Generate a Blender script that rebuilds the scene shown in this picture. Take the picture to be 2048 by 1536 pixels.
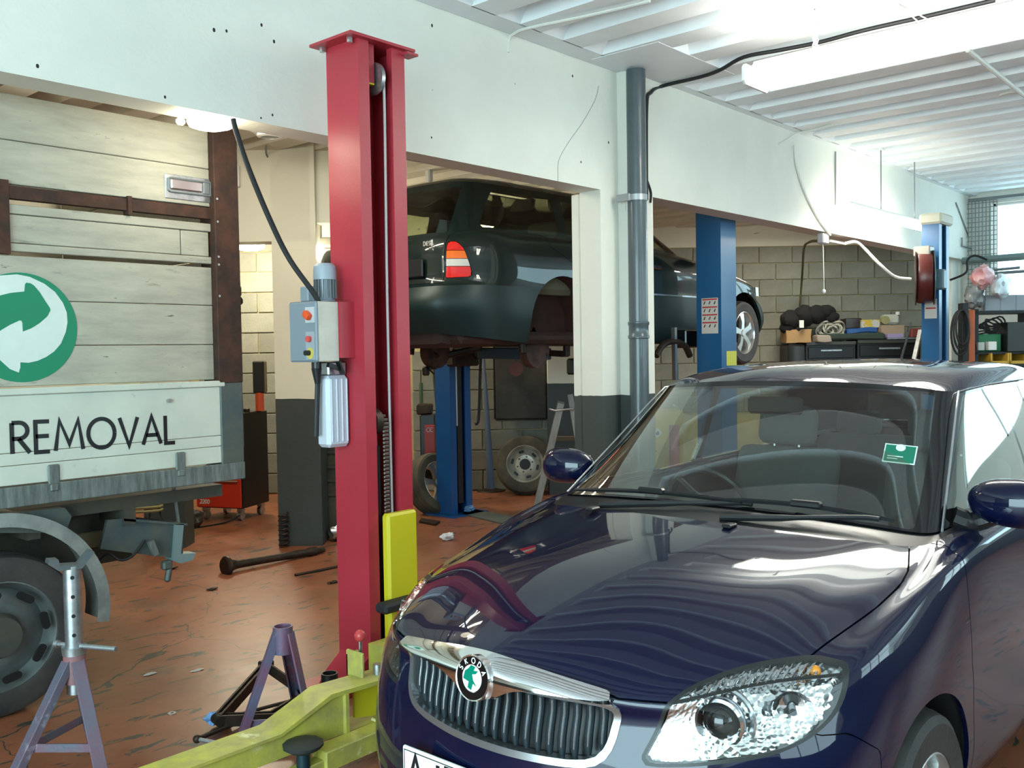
import bpy, bmesh, math, random
import numpy as np
from mathutils import Vector, Matrix, noise
for o in list(bpy.data.objects): bpy.data.objects.remove(o)
S = bpy.context.scene; COL = S.collection
# ---------------------------------------------------------------- camera, world, sun, exposure
CAM_P = Vector((0.0000, 0.0000, 1.5500)); CR = Vector((0.6624, -0.7490, -0.0162)); CU = Vector((0.0361, 0.0103, 0.9993)); CF = Vector((0.7483, 0.6625, -0.0338))
cd = bpy.data.cameras.new('camera'); cam = bpy.data.objects.new('camera', cd); COL.objects.link(cam)
cd.sensor_width = 36; cd.lens = 36*1900.0000/2048; cd.clip_start = .05; cd.clip_end = 200
m3 = Matrix((CR, CU, -CF)).transposed(); cam.matrix_world = Matrix.Translation(CAM_P) @ m3.to_4x4()
S.camera = cam
S.view_settings.view_transform = 'Standard'; S.view_settings.look = 'None'
S.view_settings.exposure = 0.13; S.view_settings.gamma = 1.0; S.view_settings.use_curve_mapping = False
wd = bpy.data.worlds.new('world'); S.world = wd; wd.use_nodes = True
bg = wd.node_tree.nodes['Background']; bg.inputs[0].default_value = (.66, .92, 1, 1); bg.inputs[1].default_value = 5.0
S.cycles.use_denoising = True; S.cycles.max_bounces = 10; S.cycles.transparent_max_bounces = 16
S.cycles.sample_clamp_indirect = 6; S.cycles.caustics_reflective = False; S.cycles.caustics_refractive = False
def area(name, loc, target, sx, sy, power, col):
    l = bpy.data.lights.new(name, 'AREA'); l.shape = 'RECTANGLE'; l.size = sx; l.size_y = sy; l.energy = power; l.color = col
    o = bpy.data.objects.new(name, l); COL.objects.link(o); o.location = loc
    o.rotation_euler = (Vector(target)-Vector(loc)).to_track_quat('-Z', 'Y').to_euler(); return o
# daylight coming in through the open roller door behind the photographer
area('door_daylight', (-3.6, 0.2, 1.9), (4, 1.2, 1.0), 5.6, 3.2, 330, (.62, .92, 1))

# ---------------------------------------------------------------- helpers
def PI(a): return math.radians(a)
def link(o, parent=None):
    COL.objects.link(o)
    if parent is not None:
        o.parent = parent; w = Vector((0, 0, 0)); p = parent
        while p is not None: w += p.location; p = p.parent
        o.location = -w
    return o
def tag(o, label=None, cat=None, group=None, kind=None):
    if label: o['label'] = label
    if cat: o['category'] = cat
    if group: o['group'] = group
    if kind: o['kind'] = kind
    return o
def thing(name, label, cat, loc, group=None):
    o = bpy.data.objects.new(name, None); o.location = loc; o.empty_display_size = .1; COL.objects.link(o)
    return tag(o, label, cat, group)
def copy_tree(o, loc, label=None, rotz=None):
    c = o.copy(); COL.objects.link(c); c.location = loc
    if label: c['label'] = label
    if rotz is not None: c.rotation_euler = (0, 0, rotz)
    for ch in list(o.children):
        d = ch.copy(); COL.objects.link(d); d.parent = c
        for g in list(ch.children):
            e = g.copy(); COL.objects.link(e); e.parent = d
    return c
def spline(pts, n=8, closed=False):
    P = [Vector(p) for p in pts]; out = []; N = len(P)
    for i in range(N if closed else N-1):
        g = (lambda k: P[k % N]) if closed else (lambda k: P[max(0, min(N-1, k))])
        a, b, c, d = g(i-1), g(i), g(i+1), g(i+2)
        for j in range(n):
            t = j/n
            out.append(.5*((2*b)+(c-a)*t+(2*a-5*b+4*c-d)*t*t+(3*b-a-3*c+d)*t**3))
    if not closed: out.append(P[-1])
    return out
class MB:
    def __init__(s): s.bm = bmesh.new()
    def box(s, c, d, rot=None, bev=0, seg=1):
        M = Matrix.Translation(Vector(c))
        if rot is not None: M = M @ rot.to_4x4()
        b = bmesh.new()
        bmesh.ops.create_cube(b, size=1); bmesh.ops.scale(b, vec=d, verts=b.verts)
        if bev: bmesh.ops.bevel(b, geom=b.edges[:], offset=bev, segments=seg, affect='EDGES', profile=.5)
        bmesh.ops.transform(b, matrix=M, verts=b.verts); s.add(b); return s
    def bx(s, x0, x1, y0, y1, z0, z1, bev=0): return s.box(((x0+x1)/2, (y0+y1)/2, (z0+z1)/2), (abs(x1-x0), abs(y1-y0), abs(z1-z0)), None, bev)
    def add(s, b):
        vm = {v: s.bm.verts.new(v.co) for v in b.verts}
        for f in b.faces:
            try: s.bm.faces.new([vm[v] for v in f.verts])
            except ValueError: pass
        b.free()
    def frame(s, ax):
        ax = Vector(ax).normalized(); u = ax.orthogonal().normalized(); return u, ax.cross(u), ax
    def cyl(s, p0, p1, r, r2=None, seg=16, caps=True):
        p0 = Vector(p0); p1 = Vector(p1); r2 = r if r2 is None else r2
        u, v, a = s.frame(p1-p0)
        A = [s.bm.verts.new(p0+(u*math.cos(t)+v*math.sin(t))*r) for t in (2*math.pi*k/seg for k in range(seg))]
        B = [s.bm.verts.new(p1+(u*math.cos(t)+v*math.sin(t))*r2) for t in (2*math.pi*k/seg for k in range(seg))]
        for k in range(seg): s.bm.faces.new((A[k], A[(k+1) % seg], B[(k+1) % seg], B[k]))
        if caps: s.bm.faces.new(A[::-1]); s.bm.faces.new(B)
        return s
    def tube(s, pts, r, seg=8, closed=False):
        P = [Vector(p) for p in pts]; rings = []; n = len(P); pu = None
        for i, p in enumerate(P):
            t = (P[(i+1) % n]-P[i-1]) if closed else (P[min(n-1, i+1)]-P[max(0, i-1)])
            if t.length < 1e-9: t = Vector((0, 0, 1))
            t.normalize()
            u = t.orthogonal().normalized() if pu is None else (pu-t*pu.dot(t)).normalized()
            pu = u; v = t.cross(u); rr = r[i] if isinstance(r, (list, tuple)) else r
            rings.append([s.bm.verts.new(p+(u*math.cos(a)+v*math.sin(a))*rr) for a in (2*math.pi*k/seg for k in range(seg))])
        for i in range(n if closed else n-1):
            A, B = rings[i], rings[(i+1) % n]
            for k in range(seg): s.bm.faces.new((A[k], A[(k+1) % seg], B[(k+1) % seg], B[k]))
        if not closed: s.bm.faces.new(rings[0][::-1]); s.bm.faces.new(rings[-1])
        return s
    def prism(s, poly, vec):
        P = [Vector(p) for p in poly]; vec = Vector(vec)
        A = [s.bm.verts.new(p) for p in P]; B = [s.bm.verts.new(p+vec) for p in P]; n = len(P)
        s.bm.faces.new(A[::-1]); s.bm.faces.new(B)
        for k in range(n): s.bm.faces.new((A[k], A[(k+1) % n], B[(k+1) % n], B[k]))
        return s
    def lathe(s, prof, o, ax, seg=32, a0=0, a1=360):
        o = Vector(o); u, v, a = s.frame(ax); full = abs(a1-a0-360) < 1e-6; rings = []
        for k in range(seg if full else seg+1):
            t = math.radians(a0+(a1-a0)*k/seg)
            rings.append([s.bm.verts.new(o+a*h+(u*math.cos(t)+v*math.sin(t))*max(r, 1e-5)) for r, h in prof])
        for k in range(len(rings) if full else len(rings)-1):
            A, B = rings[k], rings[(k+1) % len(rings)]
            for j in range(len(prof)-1): s.bm.faces.new((A[j], B[j], B[j+1], A[j+1]))
        return s
    def sphere(s, c, r, sc=(1, 1, 1), seg=16, rot=None):
        b = bmesh.new(); bmesh.ops.create_uvsphere(b, u_segments=seg, v_segments=max(6, seg//2), radius=r)
        bmesh.ops.scale(b, vec=sc, verts=b.verts)
        if rot is not None: bmesh.ops.transform(b, matrix=rot.to_4x4(), verts=b.verts)
        bmesh.ops.translate(b, vec=Vector(c), verts=b.verts); s.add(b); return s
    def quad(s, *p):
        s.bm.faces.new([s.bm.verts.new(Vector(q)) for q in p]); return s
    def beam(s, p0, p1, w, h, up=(0, 0, 1), bev=0):
        p0 = Vector(p0); p1 = Vector(p1); a = (p1-p0); L = a.length; a.normalize()
        x = Vector(up).cross(a)
        x = x.normalized() if x.length > 1e-6 else a.orthogonal().normalized()
        z = a.cross(x)
        return s.box((p0+p1)/2, (L, w, h), Matrix((a, x, z)).transposed(), bev)
    def build(s, name, mat, parent=None, smooth=35, kind=None, label=None):
        bmesh.ops.remove_doubles(s.bm, verts=s.bm.verts, dist=1e-5)
        bmesh.ops.recalc_face_normals(s.bm, faces=s.bm.faces)
        me = bpy.data.meshes.new(name); s.bm.to_mesh(me); s.bm.free()
        me.materials.append(mat)
        if smooth:
            for p in me.polygons: p.use_smooth = True
            me.set_sharp_from_angle(angle=math.radians(smooth))
        o = bpy.data.objects.new(name, me); link(o, parent)
        if kind: o['kind'] = kind
        if label: o['label'] = label
        return o
def jitter(mb, amp, sc=5.0, seed=0):
    for v in mb.bm.verts: v.co += noise.noise_vector(v.co*sc+Vector((seed*7.1, seed*3.3, seed)))*amp
    return mb
# ---------------------------------------------------------------- materials
def nd(nt, t, **kw):
    n = nt.nodes.new(t)
    for k, v in kw.items():
        if hasattr(n, k): setattr(n, k, v)
        else: n.inputs[k.replace('_', ' ')].default_value = v
    return n
def c4(c): return (c[0], c[1], c[2], 1)
def sr(r, g, b):   # photograph's 0-255 colour to linear
    return tuple(((v/255/12.92) if v/255 <= .04045 else ((v/255+.055)/1.055)**2.4) for v in (r, g, b))
MATS = {}
def mat(name, col, rough=.5, metal=0, coat=0, col2=None, scale=8, amount=.5, bump=0, bscale=60, detail=4, stretch=None, edge=None, emit=0, spec=.5, alpha=1, trans=0, ior=1.45, sheen=0, stains=None):
    """Principled paint: base colour mottled towards col2 by noise, optional stains (colour, scale, threshold) and fine bump."""
    m = bpy.data.materials.new(name); m.use_nodes = True; nt = m.node_tree; b = nt.nodes['Principled BSDF']
    b.inputs['Base Color'].default_value = c4(col); b.inputs['Roughness'].default_value = rough; b.inputs['Metallic'].default_value = metal
    b.inputs['Coat Weight'].default_value = coat; b.inputs['Coat Roughness'].default_value = .03; b.inputs['Specular IOR Level'].default_value = spec
    b.inputs['Transmission Weight'].default_value = trans; b.inputs['IOR'].default_value = ior; b.inputs['Alpha'].default_value = alpha
    if emit: b.inputs['Emission Color'].default_value = c4(col); b.inputs['Emission Strength'].default_value = emit
    if col2 or bump or stains:
        tc = nd(nt, 'ShaderNodeTexCoord'); src = tc.outputs['Object']
        if stretch:
            mp = nd(nt, 'ShaderNodeMapping'); mp.inputs['Scale'].default_value = stretch; nt.links.new(src, mp.inputs['Vector']); src = mp.outputs[0]
    last = None
    if col2:
        n = nd(nt, 'ShaderNodeTexNoise', Scale=scale, Detail=detail, Roughness=.65); nt.links.new(src, n.inputs['Vector'])
        r = nd(nt, 'ShaderNodeValToRGB'); e = edge or (.5-.28*amount-.02, .5+.28*(1-amount)+.05)
        r.color_ramp.elements[0].position = max(0, e[0]); r.color_ramp.elements[1].position = min(1, e[1])
        r.color_ramp.elements[0].color = c4(col2); r.color_ramp.elements[1].color = c4(col)
        nt.links.new(n.outputs['Fac'], r.inputs['Fac']); last = r.outputs[0]
    if stains:
        for (scol, ssc, thr, soft) in stains:
            n = nd(nt, 'ShaderNodeTexNoise', Scale=ssc, Detail=6, Roughness=.7); nt.links.new(src, n.inputs['Vector'])
            r = nd(nt, 'ShaderNodeValToRGB'); r.color_ramp.elements[0].position = thr; r.color_ramp.elements[1].position = thr+soft
            r.color_ramp.elements[0].color = (0, 0, 0, 1); r.color_ramp.elements[1].color = (1, 1, 1, 1)
            nt.links.new(n.outputs['Fac'], r.inputs['Fac'])
            mx = nd(nt, 'ShaderNodeMix', data_type='RGBA'); nt.links.new(r.outputs[0], mx.inputs[0])
            if last is None: mx.inputs[6].default_value = c4(col)
            else: nt.links.new(last, mx.inputs[6])
            mx.inputs[7].default_value = c4(scol); last = mx.outputs[2]
    if last is not None: nt.links.new(last, b.inputs['Base Color'])
    if bump:
        n = nd(nt, 'ShaderNodeTexNoise', Scale=bscale, Detail=3); nt.links.new(src, n.inputs['Vector'])
        bp = nd(nt, 'ShaderNodeBump', Strength=bump, Distance=.01); nt.links.new(n.outputs['Fac'], bp.inputs['Height']); nt.links.new(bp.outputs[0], b.inputs['Normal'])
    MATS[name] = m; return m
def glass_mat(name, tint, ior=1.5, boost=1.0, rough=0.0):
    m = bpy.data.materials.new(name); m.use_nodes = True; nt = m.node_tree; nt.nodes.clear()
    out = nd(nt, 'ShaderNodeOutputMaterial'); tr = nd(nt, 'ShaderNodeBsdfTransparent'); tr.inputs[0].default_value = c4(tint)
    gl = nd(nt, 'ShaderNodeBsdfGlossy'); gl.inputs['Roughness'].default_value = rough; gl.inputs[0].default_value = (1, 1, 1, 1)
    fr = nd(nt, 'ShaderNodeFresnel'); ge = nd(nt, 'ShaderNodeNewGeometry'); im = nd(nt, 'ShaderNodeMix'); im.inputs[2].default_value = ior; im.inputs[3].default_value = 1/ior
    nt.links.new(ge.outputs['Backfacing'], im.inputs[0]); nt.links.new(im.outputs[0], fr.inputs[0])
    mu = nd(nt, 'ShaderNodeMath', operation='MULTIPLY'); mu.inputs[1].default_value = boost; mu.use_clamp = True
    mx = nd(nt, 'ShaderNodeMixShader'); L = nt.links.new
    L(fr.outputs[0], mu.inputs[0]); L(mu.outputs[0], mx.inputs[0]); L(tr.outputs[0], mx.inputs[1]); L(gl.outputs[0], mx.inputs[2]); L(mx.outputs[0], out.inputs[0])
    return m
def emit_mat(name, col, st):
    m = bpy.data.materials.new(name); m.use_nodes = True; nt = m.node_tree; nt.nodes.clear()
    out = nd(nt, 'ShaderNodeOutputMaterial'); e = nd(nt, 'ShaderNodeEmission'); e.inputs[0].default_value = c4(col); e.inputs[1].default_value = st
    nt.links.new(e.outputs[0], out.inputs[0]); return m
def dado_mat(name, top, bottom, z, rough=.6, dirt=None, speck=True):
    """wall paint in two colours: the lower band is painted darker up to height z"""
    m = mat(name, top, rough, col2=tuple(c*.9 for c in top), scale=1.3, amount=.5, bump=.15, bscale=35)
    nt = m.node_tree; b = nt.nodes['Principled BSDF']; geo = nd(nt, 'ShaderNodeNewGeometry'); sp = nd(nt, 'ShaderNodeSeparateXYZ')
    nt.links.new(geo.outputs['Position'], sp.inputs[0])
    ns = nd(nt, 'ShaderNodeTexNoise', Scale=3.0, Detail=5); ad = nd(nt, 'ShaderNodeMath', operation='MULTIPLY_ADD'); nt.links.new(ns.outputs['Fac'], ad.inputs[0]); ad.inputs[1].default_value = .03; nt.links.new(sp.outputs[2], ad.inputs[2])
    lt = nd(nt, 'ShaderNodeMath', operation='LESS_THAN'); nt.links.new(ad.outputs[0], lt.inputs[0]); lt.inputs[1].default_value = z+.015
    mx = nd(nt, 'ShaderNodeMix', data_type='RGBA'); nt.links.new(lt.outputs[0], mx.inputs[0])
    old = b.inputs['Base Color'].links[0].from_socket
    if speck:
        vo = nd(nt, 'ShaderNodeTexNoise', Scale=11, Detail=2, Roughness=.4); r = nd(nt, 'ShaderNodeValToRGB'); r.color_ramp.elements[0].position = .735; r.color_ramp.elements[1].position = .75
        nt.links.new(vo.outputs['Fac'], r.inputs[0]); m2 = nd(nt, 'ShaderNodeMix', data_type='RGBA'); nt.links.new(r.outputs[0], m2.inputs[0]); nt.links.new(old, m2.inputs[6]); m2.inputs[7].default_value = c4(tuple(c*.45 for c in top)); old = m2.outputs[2]
    nt.links.new(old, mx.inputs[6]); mx.inputs[7].default_value = c4(bottom); nt.links.new(mx.outputs[2], b.inputs['Base Color'])
    return m
# stroke lettering: each glyph is a list of polylines in a 1 x 1 box
def arc(cx, cy, rx, ry, a0, a1, n=14): return [(cx+rx*math.cos(math.radians(a0+(a1-a0)*k/n)), cy+ry*math.sin(math.radians(a0+(a1-a0)*k/n))) for k in range(n+1)]
GL = {'R': (.55, [[(0, 0), (0, 1)], [(0, 1), (.22, 1)]+arc(.22, .74, .26, .26, 90, -90)+[(0, .48)], [(.2, .48), (.54, 0)]]),
 'E': (.44, [[(.44, 0), (0, 0), (0, 1), (.44, 1)], [(0, .52), (.42, .52)]]), 'M': (.92, [[(0, 0), (.15, 1), (.46, .2), (.77, 1), (.92, 0)]]),
 'O': (.92, [arc(.46, .5, .46, .5, 0, 360, 32)]), 'V': (.66, [[(0, 1), (.33, 0), (.66, 1)]]), 'A': (.68, [[(0, 0), (.34, 1), (.68, 0)], [(.12, .33), (.56, .33)]]),
 'L': (.36, [[(0, 1), (0, 0), (.36, 0)]]), 'D': (.7, [[(0, 0), (0, 1), (.25, 1)]+arc(.25, .5, .45, .5, 90, -90)+[(0, 0)]]), 'I': (.02, [[(0, 0), (0, 1)]]),
 'S': (.55, [arc(.28, .74, .26, .26, 35, 270)+arc(.28, .25, .27, .25, 90, -145)]), 'K': (.6, [[(0, 0), (0, 1)], [(.56, 1), (0, .42)], [(.16, .58), (.6, 0)]]),
 '2': (.58, [arc(.28, .7, .28, .3, 160, -35)+[(0, 0), (.58, 0)]]), '0': (.58, [arc(.29, .5, .29, .5, 0, 360, 24)]), 'C': (.6, [arc(.5, .5, .48, .5, 55, 305, 18)]),
 'J': (.4, [[(.4, 1), (.4, .25)]+arc(.18, .24, .22, .24, 0, -160)]), '5': (.56, [[(.52, 1), (.08, 1), (.03, .56)]+arc(.25, .33, .3, .33, 120, -150)]), '7': (.55, [[(0, 1), (.55, 1), (.18, 0)]]), 'e': (.55, [arc(.5, .5, .48, .5, 55, 305, 18), [(.05, .5), (.45, .5)]])}
def lettering(mb, text, o, ux, uy, h, w, gap=.2, slant=0):
    """flat letters: o start of baseline, ux/uy unit directions, h cap height, w stroke width"""
    o = Vector(o); ux = Vector(ux).normalized(); uy = Vector(uy).normalized(); x = 0
    for ch in text:
        if ch == ' ': x += .4; continue
        W_, strokes = GL[ch]
        for st in strokes:
            P = [(x+a+slant*b, b) for a, b in st]; n = len(P); cl = P[0] == P[-1] and n > 8
            L = []
            for i, p in enumerate(P):
                q0 = P[i-1] if i > 0 else (P[-2] if cl else None); q1 = P[i+1] if i < n-1 else (P[1] if cl else None)
                def nrm(a, b): d = math.hypot(b[0]-a[0], b[1]-a[1]) or 1e-9; return (-(b[1]-a[1])/d, (b[0]-a[0])/d)
                if q0 is None: nx, ny = nrm(p, q1); k = 1
                elif q1 is None: nx, ny = nrm(q0, p); k = 1
                else:
                    a = nrm(q0, p); b = nrm(p, q1); nx, ny = a[0]+b[0], a[1]+b[1]; d = math.hypot(nx, ny) or 1e-6; nx /= d; ny /= d
                    k = 1/max(.45, nx*a[0]+ny*a[1])
                hw = w/h/2*k
                L.append(((p[0]+nx*hw, p[1]+ny*hw), (p[0]-nx*hw, p[1]-ny*hw)))
            for i in range(n-1):
                q = (L[i][0], L[i][1], L[i+1][1], L[i+1][0]); mb.quad(*[o+ux*(a*h)+uy*(b*h) for a, b in q])
        x += W_+gap
    return x*h
# ---------------------------------------------------------------- the building
WHITE = dado_mat('wall_paint', (.78, .78, .70), (.055, .065, .062), 1.2350)
WHITE_IN = dado_mat('rear_wall_paint', (.74, .72, .60), (.045, .055, .052), 1.2000)
CEIL = mat('ceiling_paint', (.80, .84, .86), .6, col2=(.73, .77, .79), scale=2.5, bump=.1)
CEILB = mat('rear_ceiling_paint', (.72, .68, .58), .6, col2=(.62, .57, .47), scale=2.5, bump=.1)
PLAIN = mat('plain_white', (.8, .8, .76), .5)
STEELGREY = mat('steel_grey', (.22, .24, .25), .45, .4)  # flat grey for bars, fins, catches and the beam crack
DARK = mat('black_rubber', (.015, .015, .016), .7, bump=.1)
BLACKPLASTIC = mat('black_plastic', (.012, .012, .013), .35)
STEEL = mat('bright_steel', (.6, .6, .6), .3, 1)
GALV = mat('galvanised_steel', (.55, .58, .6), .38, .9, col2=(.35, .38, .4), scale=25)
CHROME = mat('chrome', (.85, .85, .86), .06, 1)
RUST = mat('rusty_steel', (.085, .035, .02), .75, .2, col2=(.03, .018, .014), scale=9, bump=.25)
OILY = mat('oily_black_steel', (.02, .017, .014), .5, .5, col2=(.05, .03, .02), scale=12, bump=.3)
CABLE = mat('black_cable', (.012, .012, .013), .6)
WIRE = mat('white_cable', (.72, .72, .66), .5)

def floor_material():
    m = mat('painted_floor', (.31, .108, .052), .40, col2=(.22, .075, .037), scale=1.6, amount=.5, bump=.12, bscale=14,
            stains=[((.17, .10, .055), 1.1, .53, .22), ((.028, .026, .021), .55, .60, .16)])
    nt = m.node_tree; b = nt.nodes['Principled BSDF']; L = nt.links.new
    base = b.inputs['Base Color'].links[0].from_socket
    tc = nd(nt, 'ShaderNodeTexCoord'); mp = nd(nt, 'ShaderNodeMapping'); mp.inputs['Rotation'].default_value = (0, 0, .9); mp.inputs['Scale'].default_value = (3.2, 9.5, 1)
    L(tc.outputs['Object'], mp.inputs[0])
    n = nd(nt, 'ShaderNodeTexNoise', Scale=1.35, Detail=7, Roughness=.68, Distortion=.5); L(mp.outputs[0], n.inputs['Vector'])
    r = nd(nt, 'ShaderNodeValToRGB'); r.color_ramp.elements[0].position = .585; r.color_ramp.elements[1].position = .60; r.color_ramp.elements[0].color = (0, 0, 0, 1); r.color_ramp.elements[1].color = (1, 1, 1, 1)
    L(n.outputs['Fac'], r.inputs[0])
    # long cracks
    vo = nd(nt, 'ShaderNodeTexVoronoi', feature='DISTANCE_TO_EDGE', Scale=.55); n2 = nd(nt, 'ShaderNodeTexNoise', Scale=3.5, Detail=5)
    L(tc.outputs['Object'], n2.inputs['Vector']); va = nd(nt, 'ShaderNodeVectorMath', operation='MULTIPLY_ADD'); L(n2.outputs['Color'], va.inputs[0]); va.inputs[1].default_value = (.25, .25, 0); L(tc.outputs['Object'], va.inputs[2])
    L(va.outputs[0], vo.inputs['Vector'])
    cr = nd(nt, 'ShaderNodeMath', operation='LESS_THAN'); L(vo.outputs[0], cr.inputs[0]); cr.inputs[1].default_value = .0014
    mx0 = nd(nt, 'ShaderNodeMath', operation='MAXIMUM'); L(r.outputs[0], mx0.inputs[0]); L(cr.outputs[0], mx0.inputs[1])
    mx = nd(nt, 'ShaderNodeMix', data_type='RGBA'); L(mx0.outputs[0], mx.inputs[0]); L(base, mx.inputs[6]); mx.inputs[7].default_value = (.045, .047, .038, 1)
    L(mx.outputs[2], b.inputs['Base Color'])
    rr = nd(nt, 'ShaderNodeMapRange'); L(n2.outputs['Fac'], rr.inputs[0]); rr.inputs[3].default_value = .26; rr.inputs[4].default_value = .5; L(rr.outputs[0], b.inputs['Roughness'])
    return m
FLOOR = floor_material()
MB().bx(-3.6, 14.6, -3.6, 11, -.2, 0).build('floor', FLOOR, kind='structure')

def ribbed_ceiling(name, m, z, x0, x1, ya, yb, xedge, side):
    """slab with downstanding tapered ribs; ya is the wall side where the troughs end in a slope"""
    ce = MB().bx(x0, x1, min(ya, yb), max(ya, yb), z+.115, z+.25).build(name, m, kind='structure')
    s = 1 if yb > ya else -1
    band = MB(); band.prism([(x0, ya, z), (x0, ya+s*.16, z), (x0, ya+s*.27, z+.115), (x0, ya, z+.115)], (x1-x0, 0, 0)); band.build('edge_band', m, ce)
    n0 = math.ceil((x0-xedge)/.405); first = None
    for k in range(n0, int((x1-xedge)/.405)):
        X = xedge+.405*k
        if first is None:
            b = MB(); b.prism([(0, 0, 0), (.20, 0, 0), (.235, 0, .116), (-.035, 0, .116)], (0, yb-(ya+s*.15), 0)); first = b.build('rib', m, ce); o = first; first['x'] = 0
        else: o = first.copy(); COL.objects.link(o); o.parent = ce
        o.location = (X, ya+s*.15, z)
    return ce
cf = ribbed_ceiling('ceiling', CEIL, 3.4720, -3.6, 13.4, 3.7610+.08, -3.6, 3.876, -1)
MB().bx(5.12, 6.10, 3.27, 3.79, 3.4720-.003, 3.4720+.13).build('flat_patch', CEIL, cf)
cb = ribbed_ceiling('ceiling.001', CEILB, 3.2000, -3.6, 14.5, 4.02, 11, 1.50, 1)

# left wall: white concrete beam on piers, open below to the rear bay
wl = MB()
wl.bx(-3.6, 5.49, 3.8440, 4.0220, 2.6430, 3.7); wl.bx(5.28, 5.80, 3.8440, 4.0220, 0, 2.6430)
wl.bx(5.49, 5.80, 3.7610, 3.9440, 0, 3.7); wl.bx(5.80, 13.40, 3.7610, 3.9610, 2.6400, 3.7)
wl.bx(12.8570, 13.40, 3.8510, 4.0410, 0, 2.6400+.02)
wl_o = wl.build('wall_left', WHITE, kind='structure', smooth=0)
MB().bx(5.29, 5.36, 4.0360, 4.105, 0, 2.6430-.005, .006).build('door_jamb_strip', WHITE, wl_o)
pit = MB(); random.seed(5)
for (px, p) in [(2.4265, 3.8440, 3.0264), (2.6134, 3.8440, 3.0989), (2.6806, 3.8440, 3.0380), (2.3629, 3.8440, 3.0156), (1.5877, 3.8440, 2.6913), (3.7215, 3.8440, 3.3662), (3.7159, 3.8440, 3.0108), (3.7013, 3.8440, 2.7467), (4.9890, 3.8440, 3.3480), (5.0681, 3.8440, 2.7999), (5.3828, 3.8440, 2.9763), (4.4146, 3.8440, 3.1823), (2.6621, 3.8440, 2.6895), (2.5980, 3.8440, 2.6644), (2.1173, 3.8440, 2.6714)] and [(0, q) for q in [(2.4265, 3.8440, 3.0264), (2.6134, 3.8440, 3.0989), (2.6806, 3.8440, 3.0380), (2.3629, 3.8440, 3.0156), (1.5877, 3.8440, 2.6913), (3.7215, 3.8440, 3.3662), (3.7159, 3.8440, 3.0108), (3.7013, 3.8440, 2.7467), (4.9890, 3.8440, 3.3480), (5.0681, 3.8440, 2.7999), (5.3828, 3.8440, 2.9763), (4.4146, 3.8440, 3.1823), (2.6621, 3.8440, 2.6895), (2.5980, 3.8440, 2.6644), (2.1173, 3.8440, 2.6714)]]:
    pit.sphere((p[0], p[1]+.001, p[2]), .005+random.random()*.004, (1, .25, 1.3), 8)
o = pit.build('bolt_holes', DARK, wl_o); o['kind'] = 'stuff'
# hairline crack in the beam above the pier
MB().tube(spline([(5.2739, 3.8430, 3.3390), (5.2319, 3.8430, 3.2373), (5.0891, 3.8430, 3.0629), (4.9515, 3.8430, 2.9264), (4.8546, 3.8430, 2.8153), (4.8221, 3.8430, 2.7467), (4.8195, 3.8430, 2.6345)], 4), .0016, 4).build('crack', STEELGREY, wl_o)

# far end wall with the barred window
XE = 13.32; wf = MB(); WY1, WY0, WZ0, WZ1 = 3.50, -3.0, 2.0, 3.36
wf.bx(XE, XE+.25, WY1, 3.97, 0, 3.7); wf.bx(XE, XE+.25, -3.6, WY0, 0, 3.7); wf.bx(XE, XE+.25, WY0, WY1, 0, WZ0); wf.bx(XE, XE+.25, WY0, WY1, WZ1, 3.7)
wf.build('wall_far', WHITE, kind='structure', smooth=0)
win = MB()
for y in (WY1, 2.2, .9, -.4, -1.7, WY0): win.bx(XE+.08, XE+.16, y-.03, y+.03, WZ0, WZ1)
for z in (WZ0, WZ1): win.bx(XE+.08, XE+.16, WY0, WY1, z-.03, z+.03)
w1 = win.build('window_1', PLAIN, kind='structure')
MB().bx(XE+.115, XE+.122, WY0, WY1, WZ0, WZ1).build('pane', glass_mat('window_glass', (.93, .98, 1)), w1)

# right wall with two tall windows, beyond the frame but seen in the cars' paint
wr = MB(); Yr = -3.6
RW = [(0.2, 3.4), (4.6, 7.6), (8.8, 11.8)]; xs = [-3.6]+[v for p in RW for v in p]+[13.4]
for a, b in zip(xs[::2], xs[1::2]): wr.bx(a, b, Yr-.2, Yr, 0, 3.7)
for a, b in RW: wr.bx(a, b, Yr-.2, Yr, 0, 1.1); wr.bx(a, b, Yr-.2, Yr, 2.9, 3.7)
wr.build('wall_right', WHITE, kind='structure', smooth=0)
for i, (a, b) in enumerate(RW):
    w = MB()
    for x in np.linspace(a, b, 4): w.bx(x-.03, x+.03, Yr-.14, Yr-.06, 1.1, 2.9)
    for z in (1.1, 2.0, 2.9): w.bx(a, b, Yr-.14, Yr-.06, z-.03, z+.03)
    w.build('window_%d' % (i+2), PLAIN, kind='structure')
# front wall around the open roller door
wq = MB(); wq.bx(-3.75, -3.6, -3.6, -2.9, 0, 3.7); wq.bx(-3.75, -3.6, 3.0, 11, 0, 3.7); wq.bx(-3.75, -3.6, -2.9, 3.0, 3.2, 3.7)
wq.build('wall_front', WHITE, kind='structure', smooth=0)
dr = MB(); dr.cyl((-3.5, -2.9, 3.25), (-3.5, 3.0, 3.25), .16, seg=20); dr.build('door_1', GALV, kind='structure')

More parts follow.
